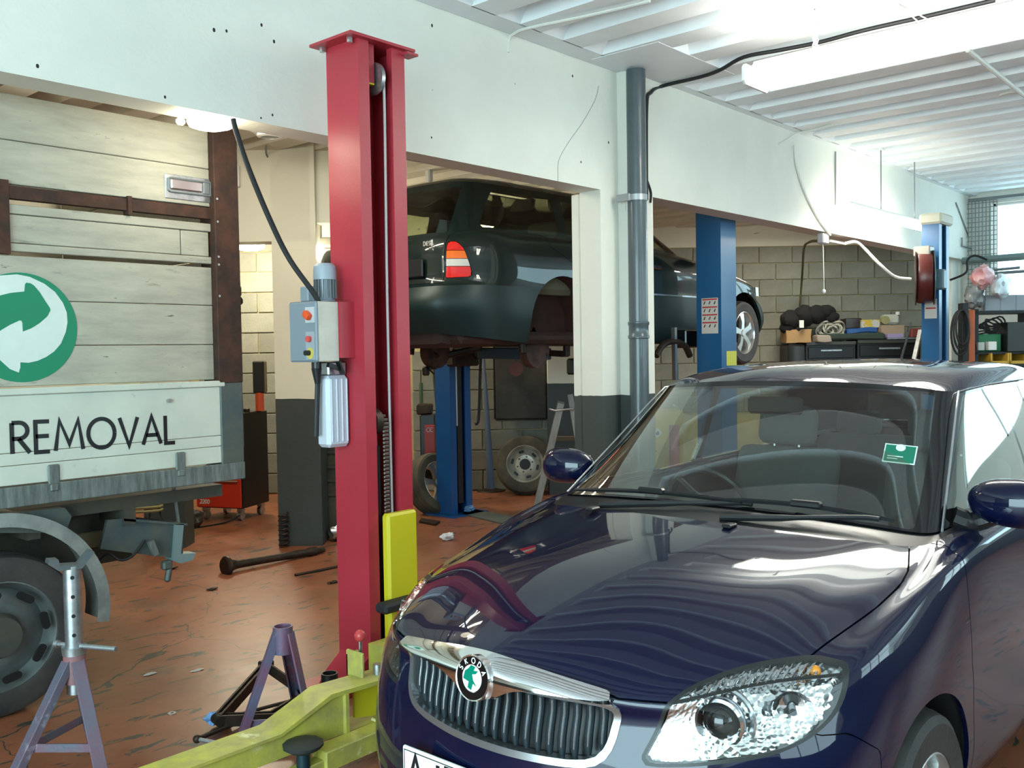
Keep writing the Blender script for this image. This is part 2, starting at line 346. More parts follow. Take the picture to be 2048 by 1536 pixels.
# rear of the building: walls that stand square to the photographer
def fr(lat, d, z=0): return Vector((CAM_P.x, CAM_P.y, 0))+CRH*lat+CFH*d+Vector((0, 0, z))
CFH = Vector((CF.x, CF.y, 0)).normalized(); CRH = Vector((CFH.y, -CFH.x, 0))
RB = Matrix((CRH, CFH, Vector((0, 0, 1)))).transposed()
def frbox(mb, l0, l1, d0, d1, z0, z1, bev=0): return mb.box(fr((l0+l1)/2, (d0+d1)/2, (z0+z1)/2), (l1-l0, d1-d0, z1-z0), RB, bev)
MORTAR = mat('yellow_mortar', (.60, .50, .22), .8, col2=(.45, .38, .2), scale=6)
def block_material():
    m = mat('concrete_block', (.27, .27, .225), .85, col2=(.20, .205, .175), scale=4, bump=.4, bscale=90)
    nt = m.node_tree; b = nt.nodes['Principled BSDF']; base = b.inputs['Base Color'].links[0].from_socket
    oi = nd(nt, 'ShaderNodeObjectInfo'); hs = nd(nt, 'ShaderNodeHueSaturation'); mr = nd(nt, 'ShaderNodeMapRange'); mr.inputs[3].default_value = .85; mr.inputs[4].default_value = 1.15
    nt.links.new(oi.outputs['Random'], mr.inputs[0]); nt.links.new(mr.outputs[0], hs.inputs['Value']); nt.links.new(base, hs.inputs['Color']); nt.links.new(hs.outputs[0], b.inputs['Base Color'])
    return m
BLOCK = block_material(); BLOCK_ME = {}
def block_mesh(w):
    k = round(w, 2)
    if k not in BLOCK_ME:
        b = MB().box((0, 0, 0), (k, .03, .215), None, .006); bmesh.ops.recalc_face_normals(b.bm, faces=b.bm.faces)
        me = bpy.data.meshes.new('block'); b.bm.to_mesh(me); b.bm.free(); me.materials.append(BLOCK); BLOCK_ME[k] = me
    return BLOCK_ME[k]
def block_wall(parent, l0, l1, d, z0, z1, off=0.0):
    """concrete blocks laid in half bond, standing just proud of the mortar; each one is its own part"""
    row = 0; z = z0
    while z+.2 < z1:
        x = l0-.225*(row % 2)-off
        while x < l1-.03:
            a, b = max(x, l0), min(x+.44, l1)
            if b-a > .05:
                o = bpy.data.objects.new('block', block_mesh(b-a)); COL.objects.link(o); o.parent = parent
                o.location = fr((a+b)/2, d-.002, z+.1075); o.rotation_euler = RB.to_euler()
            x += .45
        z += .225; row += 1
def lat(px, d): return (px-1024)/1900.0000*d
DA, DB, DP = 10.62, 13.0, 7.68
mb = MB(); frbox(mb, lat(300, DA), lat(1100, DA), DA+.01, DA+.2, 0, 3.6); wa = mb.build('wall_back', MORTAR, kind='structure', smooth=0)
block_wall(wa, lat(400, DA), lat(600, DA), DA, .01, 2.95); block_wall(wa, lat(825, DA), lat(1098, DA), DA, .01, 1.75, .12)
mb = MB(); frbox(mb, lat(610, DA), lat(1100, DA), DA-.02, DA+.02, 1.99, 3.6); frbox(mb, lat(380, DA), lat(560, DA), DA-.02, DA+.02, 2.96, 3.6); mb.build('painted_band', WHITE_IN, wa, 0)
mb = MB(); frbox(mb, lat(1140, DB), lat(1990, DB), DB+.01, DB+.2, 0, 3.7); wb = mb.build('wall_back.001', MORTAR, kind='structure', smooth=0)
block_wall(wb, lat(1290, DB), lat(1930, DB), DB, .68, 2.94)
mb = MB(); frbox(mb, lat(1140, DB), lat(1990, DB), DB-.02, DB+.02, 2.93, 3.7); mb.build('painted_band', WHITE_IN, wb, 0)
# return pier between the two rear walls
mb = MB(); frbox(mb, lat(1096, 10.25), lat(1160, 10.25), 10.25, 13.1, 0, 3.6); mb.build('wall_back.002', WHITE_IN, kind='structure', smooth=0)
# partition with a doorway at the left of the rear bay
mb = MB(); frbox(mb, lat(280, DP), lat(362, DP), DP, DP+.22, 0, 3.5); frbox(mb, lat(550, DP), lat(638, DP), DP, DP+.26, 0, 3.5); frbox(mb, lat(280, DP), lat(628, DP), DP, DP+.22, 2.47, 3.5)
frbox(mb, lat(620, DP), lat(720, DP), DP+.06, DP+.2, 2.62, 3.5)
mb.build('wall_partition', WHITE_IN, kind='structure', smooth=0)
# outer left wall of the rear bay
MB().bx(-3.75, 6, 10.8, 11, 0, 3.6).build('wall_rear_left', WHITE_IN, kind='structure')
# ---------------------------------------------------------------- car bodies: smooth sheets through measured points, cut into panels
def spl(P, t, q, per=False):
    """C2 cubic spline through rows of P at parameters t (periodic: t has one more entry), evaluated at q"""
    P = np.asarray(P, float); n = len(P); sh = P.shape; P = P.reshape(n, -1); q = np.asarray(q, float)
    if per:
        h = np.diff(t); A = np.zeros((n, n)); B = np.zeros_like(P)
        for i in range(n):
            a, b = h[i-1], h[i]; A[i, i-1] += a; A[i, i] += 2*(a+b); A[i, (i+1) % n] += b
            B[i] = 6*((P[(i+1) % n]-P[i])/b-(P[i]-P[i-1])/a)
        M = np.linalg.solve(A, B); P = np.vstack([P, P[:1]]); M = np.vstack([M, M[:1]])
    elif n == 2: M = np.zeros_like(P)
    else:
        h = np.diff(t); A = np.eye(n); B = np.zeros_like(P)
        for i in range(1, n-1):
            A[i, i-1] = h[i-1]; A[i, i] = 2*(h[i-1]+h[i]); A[i, i+1] = h[i]; B[i] = 6*((P[i+1]-P[i])/h[i]-(P[i]-P[i-1])/h[i-1])
        M = np.linalg.solve(A, B)
    k = np.clip(np.searchsorted(t, q, side='right')-1, 0, len(t)-2); h = (t[k+1]-t[k])[:, None]
    a = (t[k+1]-q)[:, None]/h; b = (q-t[k])[:, None]/h
    return (a*P[k]+b*P[k+1]+((a**3-a)*M[k]+(b**3-b)*M[k+1])*h*h/6).reshape((len(q),)+sh[1:])
def car_sheets(levels, segs, du=.024, dv=.024, dt=None):
    """levels: rows of half-outlines (front centre round to rear centre); segs: (first, last) level of each smooth sheet"""
    G = np.array(levels, float); mir = G[:, -2:0:-1].copy(); mir[:, :, 1] *= -1; full = np.concatenate([G, mir], 1)
    n = full.shape[1]; d = np.linalg.norm(np.roll(full, -1, 1)-full, axis=2)[2:7].mean(0); t = np.concatenate([[0], np.cumsum(np.sqrt(d*d+1e-4))])
    nu = int(t[-1]/du); nu += nu % 2; q = np.linspace(0, t[-1], nu+1)
    fu = spl(full.transpose(1, 0, 2), t, q, True); fu[-1] = fu[0]
    out = []
    for a, b in segs:
        sub = fu[:, a:b+1]; dl = np.linalg.norm(np.diff(sub, axis=1), axis=2); w = np.quantile(dl, .75, axis=0)
        tt = np.concatenate([[0], np.cumsum(np.sqrt(np.maximum(w, .01)))]); nv = max(3, int(w.sum()/dv)); qq = np.linspace(0, tt[-1], nv+1)
        g = spl(sub.transpose(1, 0, 2), tt, qq).transpose(1, 0, 2)   # nu+1, nv+1, 3
        gu = np.roll(g[:-1], -1, 0)-np.roll(g[:-1], 1, 0); gu = np.concatenate([gu, gu[:1]], 0); gv = np.gradient(g, axis=1)
        N = np.cross(gu, gv); N /= np.linalg.norm(N, axis=2, keepdims=True)+1e-12
        U, Vn = g.shape[:2]; idx = np.arange(U*Vn).reshape(U, Vn)
        A, B, C_, D = idx[:-1, :-1].ravel(), idx[1:, :-1].ravel(), idx[1:, 1:].ravel(), idx[:-1, 1:].ravel()
        T = np.concatenate([np.stack([A, B, C_], 1), np.stack([A, C_, D], 1)])
        out.append((g.reshape(-1, 3), N.reshape(-1, 3), T))
    return out
def sdf(P, poly):
    """signed distance of 2-D points to a polygon, negative inside"""
    P = np.asarray(P); Q = np.asarray(poly, float); d = np.full(len(P), 1e9); ins = np.zeros(len(P), bool)
    for i in range(len(Q)):
        a, b = Q[i-1], Q[i]; e = b-a; w = P-a; h = np.clip((w@e)/(e@e+1e-12), 0, 1); r = w-h[:, None]*e; d = np.minimum(d, (r**2).sum(1))
        c = (a[1] > P[:, 1]) != (b[1] > P[:, 1]); xi = a[0]+(P[:, 1]-a[1])*e[0]/(e[1] if abs(e[1]) > 1e-12 else 1e-12); ins ^= c & (P[:, 0] < xi)
    d = np.sqrt(d); return np.where(ins, -d, d)
def cut(s, f):
    """split a sheet along f = 0 into (f < 0, f >= 0)"""
    V, N, T = s; f = np.asarray(f, float).copy(); f[np.abs(f) < 1e-5] = 1e-5
    neg = f[T] < 0; c = neg.sum(1); inT = [T[c == 3]]; outT = [T[c == 0]]; nv = []; nn = []; cache = {}; base = len(V); ai = []; ao = []
    def mid(i, j):
        k = (i, j) if i < j else (j, i)
        if k not in cache:
            i, j = k; w = f[i]/(f[i]-f[j]); cache[k] = base+len(nv); nv.append(V[i]+(V[j]-V[i])*w); nn.append(N[i]+(N[j]-N[i])*w)
        return cache[k]
    for t in T[(c == 1) | (c == 2)]:
        i, j, k = (int(x) for x in t); g = [f[i] < 0, f[j] < 0, f[k] < 0]; lone = (sum(g) == 1)
        r = g.index(lone) if lone else g.index(False)
        i, j, k = ((i, j, k), (j, k, i), (k, i, j))[r]
        p, q = mid(i, j), mid(i, k)
        one = [(i, p, q)]; two = [(p, j, k), (p, k, q)]
        (ai if lone else ao).extend(one); (ao if lone else ai).extend(two)
    if nv: V = np.vstack([V, nv]); N = np.vstack([N, nn])
    def fin(a, b):
        TT = np.concatenate([a]+([np.array(b)] if b else [])).astype(int)
        if not len(TT): return (np.zeros((0, 3)), np.zeros((0, 3)), np.zeros((0, 3), int))
        u, inv = np.unique(TT.ravel(), return_inverse=True); return (V[u], N[u], inv.reshape(-1, 3))
    return fin(inT[0], ai), fin(outT[0], ao)
def join(*ss):
    o = 0; VV = []; NN = []; TT = []
    for V, N, T in ss:
        if len(T): VV.append(V); NN.append(N); TT.append(T+o); o += len(V)
    return np.vstack(VV), np.vstack(NN), np.vstack(TT)
def smooth_poly(pts, n=6):
    P = np.array(pts, float); m = len(P); out = []
    for i in range(m):
        a, b, c, d = P[i-1], P[i], P[(i+1) % m], P[(i+2) % m]
        for k in range(n):
            t = k/n; out.append(.5*((2*b)+(c-a)*t+(2*a-5*b+4*c-d)*t*t+(3*b-a-3*c+d)*t**3))
    return np.array(out)
# hatchback: one row per height, from the nose round the flank to the tail
HB = [
 [(.74,0,.17),(.73,.2,.17),(.70,.38,.17),(.63,.53,.17),(.52,.63,.17),(.41,.69,.17),(.2,.72,.17),(-.35,.72,.17),(-.9,.73,.17),(-1.6,.73,.17),(-2.4,.72,.17),(-2.85,.66,.17),(-2.98,.5,.17),(-3.04,.25,.17),(-3.05,0,.17)],
 [(.83,0,.32),(.82,.2,.32),(.785,.38,.32),(.705,.535,.32),(.60,.65,.32),(.47,.74,.32),(.2,.785,.32),(-.35,.79,.32),(-.9,.80,.32),(-1.6,.80,.32),(-2.4,.79,.32),(-2.9,.72,.32),(-3.06,.55,.32),(-3.13,.25,.32),(-3.14,0,.32)],
 [(.838,0,.50),(.815,.2,.50),(.77,.38,.50),(.71,.53,.50),(.61,.652,.50),(.48,.748,.50),(.2,.80,.50),(-.35,.81,.50),(-.9,.815,.50),(-1.6,.82,.50),(-2.4,.81,.50),(-2.92,.73,.50),(-3.08,.55,.50),(-3.15,.25,.50),(-3.16,0,.50)],
 [(.815,0,.62),(.795,.2,.62),(.75,.37,.62),(.695,.51,.62),(.592,.645,.62),(.46,.74,.62),(.2,.798,.62),(-.35,.818,.62),(-.9,.825,.62),(-1.6,.825,.62),(-2.4,.815,.62),(-2.92,.73,.62),(-3.08,.55,.62),(-3.14,.25,.62),(-3.15,0,.62)],
 [(.803,0,.72),(.782,.2,.72),(.733,.37,.715),(.67,.505,.715),(.555,.635,.715),(.41,.727,.72),(.19,.783,.745),(-.35,.812,.79),(-.9,.82,.80),(-1.6,.822,.82),(-2.4,.81,.82),(-2.9,.725,.82),(-3.05,.55,.82),(-3.11,.25,.82),(-3.12,0,.82)],
 [(.782,0,.812),(.758,.2,.802),(.702,.37,.782),(.63,.49,.785),(.50,.608,.787),(.35,.713,.80),(.14,.757,.838),(-.29,.79,.932),(-.9,.797,.955),(-1.6,.80,.975),(-2.4,.785,.985),(-2.85,.70,.99),(-3.0,.53,1.0),(-3.06,.25,1.0),(-3.08,0,1.0)],
 [(.52,0,.905),(.51,.2,.90),(.47,.36,.885),(.42,.475,.875),(.355,.585,.856),(.25,.672,.845),(.05,.73,.876),(-.32,.765,.955),(-.9,.770,.978),(-1.6,.772,.998),(-2.4,.75,1.01),(-2.82,.66,1.02),(-2.98,.5,1.04),(-3.04,.24,1.05),(-3.05,0,1.05)],
 [(.2,0,.975),(.19,.2,.97),(.15,.38,.957),(.115,.5,.945),(.06,.59,.926),(-.03,.67,.918),(-.15,.718,.926),(-.36,.745,.976),(-.9,.748,.990),(-1.6,.75,1.010),(-2.4,.73,1.025),(-2.80,.64,1.05),(-2.96,.48,1.06),(-3.02,.23,1.07),(-3.03,0,1.07)],
 [(-.10,0,1.012),(-.11,.2,1.008),(-.15,.40,.998),(-.19,.52,.988),(-.235,.60,.978),(-.28,.66,.972),(-.33,.695,.975),(-.42,.715,.986),(-.9,.725,1.0),(-1.6,.728,1.02),(-2.4,.71,1.04),(-2.78,.62,1.07),(-2.94,.46,1.09),(-3.0,.22,1.09),(-3.01,0,1.09)],
 [(-.28,0,1.03),(-.285,.2,1.028),(-.30,.4,1.02),(-.32,.52,1.012),(-.34,.6,1.004),(-.365,.655,.998),(-.40,.685,.996),(-.5,.70,1.0),(-.95,.71,1.012),(-1.6,.712,1.032),(-2.38,.695,1.05),(-2.76,.605,1.08),(-2.92,.45,1.1),(-2.98,.215,1.1),(-2.99,0,1.1)],
 [(-.555,0,1.225),(-.56,.2,1.223),(-.575,.38,1.217),(-.60,.5,1.21),(-.63,.565,1.2),(-.66,.605,1.19),(-.70,.63,1.19),(-.8,.645,1.19),(-1.05,.652,1.2),(-1.6,.655,1.21),(-2.3,.63,1.22),(-2.66,.56,1.25),(-2.83,.42,1.27),(-2.89,.2,1.28),(-2.9,0,1.28)],
 [(-.83,0,1.425),(-.835,.2,1.423),(-.85,.36,1.415),(-.87,.47,1.405),(-.90,.535,1.395),(-.94,.568,1.39),(-.99,.582,1.39),(-1.06,.588,1.395),(-1.25,.592,1.40),(-1.7,.587,1.405),(-2.2,.565,1.40),(-2.5,.50,1.395),(-2.63,.38,1.41),(-2.68,.2,1.42),(-2.69,0,1.42)],
 [(-.95,0,1.46),(-.955,.2,1.457),(-.97,.34,1.447),(-.98,.45,1.440),(-1.01,.507,1.434),(-1.05,.535,1.431),(-1.10,.547,1.433),(-1.18,.553,1.438),(-1.35,.555,1.445),(-1.7,.55,1.45),(-2.1,.53,1.443),(-2.38,.44,1.43),(-2.5,.34,1.44),(-2.55,.18,1.45),(-2.56,0,1.45)],
 [(-1.2,0,1.488),(-1.2,.15,1.486),(-1.22,.27,1.482),(-1.24,.34,1.478),(-1.27,.38,1.475),(-1.3,.40,1.474),(-1.35,.41,1.475),(-1.42,.41,1.476),(-1.52,.41,1.477),(-1.7,.40,1.478),(-1.95,.38,1.474),(-2.15,.28,1.47),(-2.25,.2,1.473),(-2.28,.1,1.477),(-2.29,0,1.478)],
 [(-1.45,0,1.494),(-1.45,.02,1.494),(-1.46,.03,1.494),(-1.47,.035,1.494),(-1.48,.04,1.494),(-1.5,.04,1.494),(-1.52,.04,1.494),(-1.56,.04,1.494),(-1.62,.04,1.494),(-1.7,.04,1.494),(-1.8,.04,1.493),(-1.9,.035,1.492),(-1.96,.03,1.491),(-2.0,.02,1.491),(-2.0,0,1.491)]]
from mathutils.bvhtree import BVHTree
PAINT = mat('navy_metallic_paint', (.0012, .0034, .024), .5, 0, coat=1, spec=.08)
BLACKGLOSS = mat('black_gloss', (.006, .006, .007), .12, coat=.6)
GREYGRILLE = mat('grey_blue_plastic', (.014, .024, .03), .45)
SATIN = mat('satin_silver', (.62, .64, .66), .22, .9)
GLASS = glass_mat('car_glass', (.76, .85, .78), 1.55, 2.7)
LENS = glass_mat('lamp_lens', (.97, .98, .98), 1.45, .9)
TRIM = mat('interior_grey', (.045, .05, .048), .75, bump=.2, bscale=200)
SEATM = mat('seat_cloth', (.07, .09, .095), .9, bump=.3, bscale=150)
TYRE = mat('tyre_rubber', (.022, .021, .02), .65, col2=(.05, .045, .04), scale=7, bump=.2)
ALLOY = mat('alloy_wheel', (.6, .6, .58), .3, .85)
def sheet(name, s, m, parent, flange=.012, off=0.0, shift=None, T=None, label=None, solid=False):
    """mesh from a cut sheet, with smooth normals kept and its rim turned inward"""
    V, N, Tr = s; V = V+N*off
    if shift is not None: V = V+np.array(shift)
    nv = len(V); faces = [tuple(t) for t in Tr.tolist()]; nf = len(faces)
    verts = [tuple(v) for v in V]
    if flange:
        key = {}; rid = np.empty(nv, int)
        for i, v in enumerate(np.round(V, 4)): rid[i] = key.setdefault(tuple(v), i)
        cnt = {}
        for a, b, c in Tr.tolist():
            for i, j in ((a, b), (b, c), (c, a)):
                k = (rid[i], rid[j]); k = k if k[0] < k[1] else (k[1], k[0]); cnt[k] = None if k in cnt else (i, j)
        extra = {}
        W = V-N*flange
        def ex(i):
            if i not in extra: extra[i] = len(verts); verts.append(tuple(W[i]))
            return extra[i]
        for e in cnt.values():
            if e: i, j = e; faces.append((j, i, ex(i), ex(j)))
    me = bpy.data.meshes.new(name); me.from_pydata([T(v) for v in verts] if T else verts, [], faces)
    me.materials.append(m)
    R3 = (lambda n: (T(n)[0]-T((0, 0, 0))[0], T(n)[1]-T((0, 0, 0))[1], n[2])) if T else (lambda n: n)
    for p in me.polygons: p.use_smooth = True
    ln = []
    for p in me.polygons:
        if p.index < nf:
            for vi in p.vertices: ln.append(R3(N[vi]))
        else: ln += [tuple(p.normal)]*p.loop_total
    me.normals_split_custom_set(ln)
    o = bpy.data.objects.new(name, me); link(o, parent)
    if label: o['label'] = label
    return o
def ring_split(s, f, w):
    """(border of width w, inside of it, outside)"""
    i, o = cut(s, f(s)); rim, inner = None, None
    inner, rim = cut(i, f(i)+w); return rim, inner, o
def wheel(mbT, mbR, c, ax, r, w, rim_r, style, holes=5):
    """tyre and rim lathes about axle ax (unit, pointing outward) at centre c"""
    c = Vector(c); ax = Vector(ax)
    prof = [(rim_r, -w*.45), (r*.9, -w*.5), (r*.965, -w*.44), (r, -w*.3), (r, w*.3), (r*.965, w*.44), (r*.9, w*.5), (rim_r*1.03, w*.47), (rim_r, w*.42)]
    mbT.lathe(prof, c, ax, 48)
    for k in range(3): z = -w*.2+k*w*.2; mbT.lathe([(r+.001, z-.004), (r+.004, z), (r+.001, z+.004)], c, ax, 48)
    u, v, a = mbR.frame(ax); R0 = rim_r
    if style == 'steel':
        mbR.lathe([(R0*1.04, w*.45), (R0*1.0, w*.47), (R0*.94, w*.36), (R0*.9, w*.2), (R0*.86, w*.12)], c, ax, 40)
        P = [(R0*.86, w*.12), (R0*.8, w*.16), (R0*.70, w*.20), (R0*.6, w*.25), (R0*.52, w*.28), (R0*.45, w*.26), (R0*.30, w*.26)]
        mbR.lathe(P, c, ax, 40)
    else:
        mbR.lathe([(R0*1.04, w*.45), (R0*1.0, w*.47), (R0*.95, w*.38), (R0*.9, w*.05), (R0*.85, -w*.35)], c, ax, 40)
        for k in range(holes):
            t = 2*math.pi*k/holes+.3; d = u*math.cos(t)+v*math.sin(t); e = a.cross(d); ww = .24 if holes == 5 else .16
            pts = [(R0*.12, R0*ww*.55, w*.36), (R0*.55, R0*ww*.5, w*.42), (R0*.97, R0*ww*.85, w*.36)]
            top = [c+d*p[0]+e*p[1]+a*p[2] for p in pts]+[c+d*p[0]-e*p[1]+a*p[2] for p in pts[::-1]]
            mbR.prism(top, -a*.03)
        mbR.cyl(c+a*w*.3, c+a*w*.42, R0*.2, R0*.17, 20)
def arch_liner(P, x, sgn, z, r, y0, y1, m, parent):
    """half-round inner wing over a wheel"""
    b = MB(); A = [math.radians(a) for a in range(-15, 196, 15)]
    for s, t in zip(A[:-1], A[1:]):
        p = lambda a, rr, y: P(x+rr*math.cos(a), sgn*y, z+rr*math.sin(a))
        b.quad(p(s, r, y0), p(t, r, y0), p(t, r, y1), p(s, r, y1)); b.quad(p(s, r, y1), p(t, r, y1), p(t, .02, y1), p(s, .02, y1))
    return b.build('arch_liner', m, parent)
# ---------------------------------------------------------------- the dark blue hatchback in front
CX, CY = 2.5100, 1.6080
TH = lambda v: (CX-v[0], CY-v[1], v[2])
car = thing('hatchback_car', 'shiny dark blue hatchback parked nose first beside the red lift post', 'car', (CX+.8, CY, 0))
def TL(x, y, z): return Vector((CX-x, CY-y, z))
sh = car_sheets(HB, [(0, 8), (8, 9), (9, 11), (11, 14)])
low, cowl, glz, roof = sh
bvh = BVHTree.FromPolygons([tuple(v) for v in low[0]], [tuple(t) for t in low[2].tolist()])
def sx(y, z):
    h = bvh.ray_cast(Vector((2, y, z)), Vector((-1, 0, 0))); return h[0].x if h[0] else .7
def sn(y, z):
    h = bvh.ray_cast(Vector((2, y, z)), Vector((-1, 0, 0))); n = h[1]; return n if n.x > 0 else -n
yz = lambda s: np.stack([np.abs(s[0][:, 1]), s[0][:, 2]], 1); xy = lambda s: np.stack([s[0][:, 0], np.abs(s[0][:, 1])], 1); xz = lambda s: s[0][:, [0, 2]]
HLP = smooth_poly([(.412,.613),(.423,.665),(.458,.753),(.495,.788),(.546,.809),(.603,.818),(.655,.819),(.697,.811),(.725,.80),(.736,.763),(.732,.715),(.714,.681),(.683,.657),(.632,.639),(.565,.628),(.492,.617)], 3)
GRP = smooth_poly([(-.345,.742),(-.353,.68),(-.335,.615),(-.28,.583),(-.14,.572),(0,.570),(.14,.572),(.28,.583),(.335,.615),(.353,.68),(.345,.742),(.2,.748),(0,.75),(-.2,.748)], 3)
HOODXY = np.array([(1, -.2), (1, .66), (.45, .653), (.377, .653), (.083, .697), (-.062, .708), (-.146, .70), (-.295, .652), (-.32, .6), (-.32, -.2)])
def f_hood(s):
    z0 = np.interp(np.abs(s[0][:, 1]), [0, .18, .30, .355, .47, .55, .66], [.795, .786, .768, .752, .752, .79, .80])
    return np.maximum(sdf(xy(s), HOODXY), z0-s[0][:, 2])
front = lambda s: .15-s[0][:, 0]
f_hl = lambda s: np.maximum(sdf(yz(s), HLP), front(s))
f_gr = lambda s: np.maximum(sdf(s[0][:, 1:3], GRP), .5-s[0][:, 0])
FD = np.array([(-.325, .94), (-.315, .85), (-.31, .66), (-.385, .38), (-.40, .235), (-1.28, .235), (-1.33, .6), (-1.33, 1.2), (-.40, 1.2)])
RD = np.array([(-1.338, 1.2), (-1.338, .6), (-1.29, .235), (-1.85, .235), (-2.05, .45), (-2.25, .75), (-2.27, 1.2)])
flank = lambda s: .5-np.abs(s[0][:, 1])
f_fd = lambda s: np.maximum(sdf(xz(s), FD), flank(s)); f_rd = lambda s: np.maximum(sdf(xz(s), RD), flank(s))
f_arch = lambda s: np.maximum(np.minimum(np.hypot(s[0][:, 0], s[0][:, 2]-.30)-.345, np.hypot(s[0][:, 0]+2.45, s[0][:, 2]-.30)-.345), .55-np.abs(s[0][:, 1]))
g = .0022
_, body = cut(low, f_arch(low))
hl, body = cut(body, f_hl(body)); gr, body = cut(body, f_gr(body))
hood, body = cut(body, f_hood(body)+g); _, body = cut(body, f_hood(body)-g)
fdoor, body = cut(body, f_fd(body)+g); _, body = cut(body, f_fd(body)-g)
rdoor, body = cut(body, f_rd(body)+g); _, body = cut(body, f_rd(body)-g)
f_bump = lambda s: np.maximum(s[0][:, 2]-np.interp(s[0][:, 0], [-4, .3, .40, .47, 1], [0, .60, .665, .672, .9]), .3-s[0][:, 0])
bump, body = cut(body, f_bump(body)+g*.7); _, body = cut(body, f_bump(body)-g*.7)
sheet('body_shell', body, PAINT, car, T=TH); sheet('bonnet', hood, PAINT, car, T=TH); sheet('front_bumper', bump, PAINT, car, T=TH)
for nm, s in (('front_door', fdoor), ('rear_door', rdoor)):
    for sg in (1, -1):
        d, _ = cut(s, -sg*s[0][:, 1]); sheet(nm, d, PAINT, car, T=TH)
_, inner = cut(low, f_arch(low)); _, inner = cut(inner, f_gr(inner)-.005); _, inner = cut(inner, f_hl(inner)-.005)
sheet('inner_shell', inner, DARK, car, 0, off=-.02, T=TH)  # black lining added behind the panels so their gaps look dark
sheet('scuttle_panel', cowl, BLACKPLASTIC, car, 0, T=TH, shift=(0, 0, -.006))
sheet('roof', roof, PAINT, car, T=TH)
# glass
WSP = np.array([(-.2, 1.035), (.2, 1.034), (.42, 1.026), (.56, 1.015), (.642, 1.004), (.60, 1.16), (.563, 1.29), (.538, 1.385), (.50, 1.392), (.35, 1.399), (.15, 1.406), (-.2, 1.407)])
f_ws = lambda s: np.maximum(sdf(yz(s), WSP), -1.1-s[0][:, 0])
SG = smooth_poly([(-.60, 1.035), (-.64, 1.075), (-.80, 1.22), (-.985, 1.36), (-1.04, 1.376), (-1.2, 1.382), (-1.38, 1.383), (-1.38, 1.03), (-1.0, 1.025)], 3)
SG2 = np.array([(-1.44, 1.03), (-1.44, 1.384), (-1.9, 1.378), (-2.12, 1.36), (-2.22, 1.05)])
f_sg = lambda s: np.maximum(sdf(xz(s), SG), flank(s)); f_sg2 = lambda s: np.maximum(sdf(xz(s), SG2), flank(s))
BGP = np.array([(-.2, 1.13), (.48, 1.13), (.40, 1.38), (-.2, 1.39)]); f_bg = lambda s: np.maximum(sdf(yz(s), BGP), s[0][:, 0]+2.3)
ws, cab = cut(glz, f_ws(glz)); sg, cab = cut(cab, f_sg(cab)); sg2, cab = cut(cab, f_sg2(cab)); bgl, cab = cut(cab, f_bg(cab))
sheet('window_pillars', cab, BLACKGLOSS, car, T=TH)
sheet('windscreen', ws, GLASS, car, .004, T=TH)
for s_ in (sg, sg2):
    for sgn in (1, -1):
        d, _ = cut(s_, -sgn*s_[0][:, 1]); sheet('side_window', d, GLASS, car, .004, T=TH)
sheet('rear_window', bgl, GLASS, car, .004, T=TH)
# silver line along the top of the windscreen pillar
for sgn in (1, -1):
    MB().tube([TL(x, sgn*y, z) for x, y, z in ((-.42, .703, .995), (-.70, .645, 1.20), (-.86, .612, 1.32), (-.96, .592, 1.388), (-1.3, .60, 1.402), (-1.8, .593, 1.404))], .004, 6).build('window_moulding', SATIN, car)
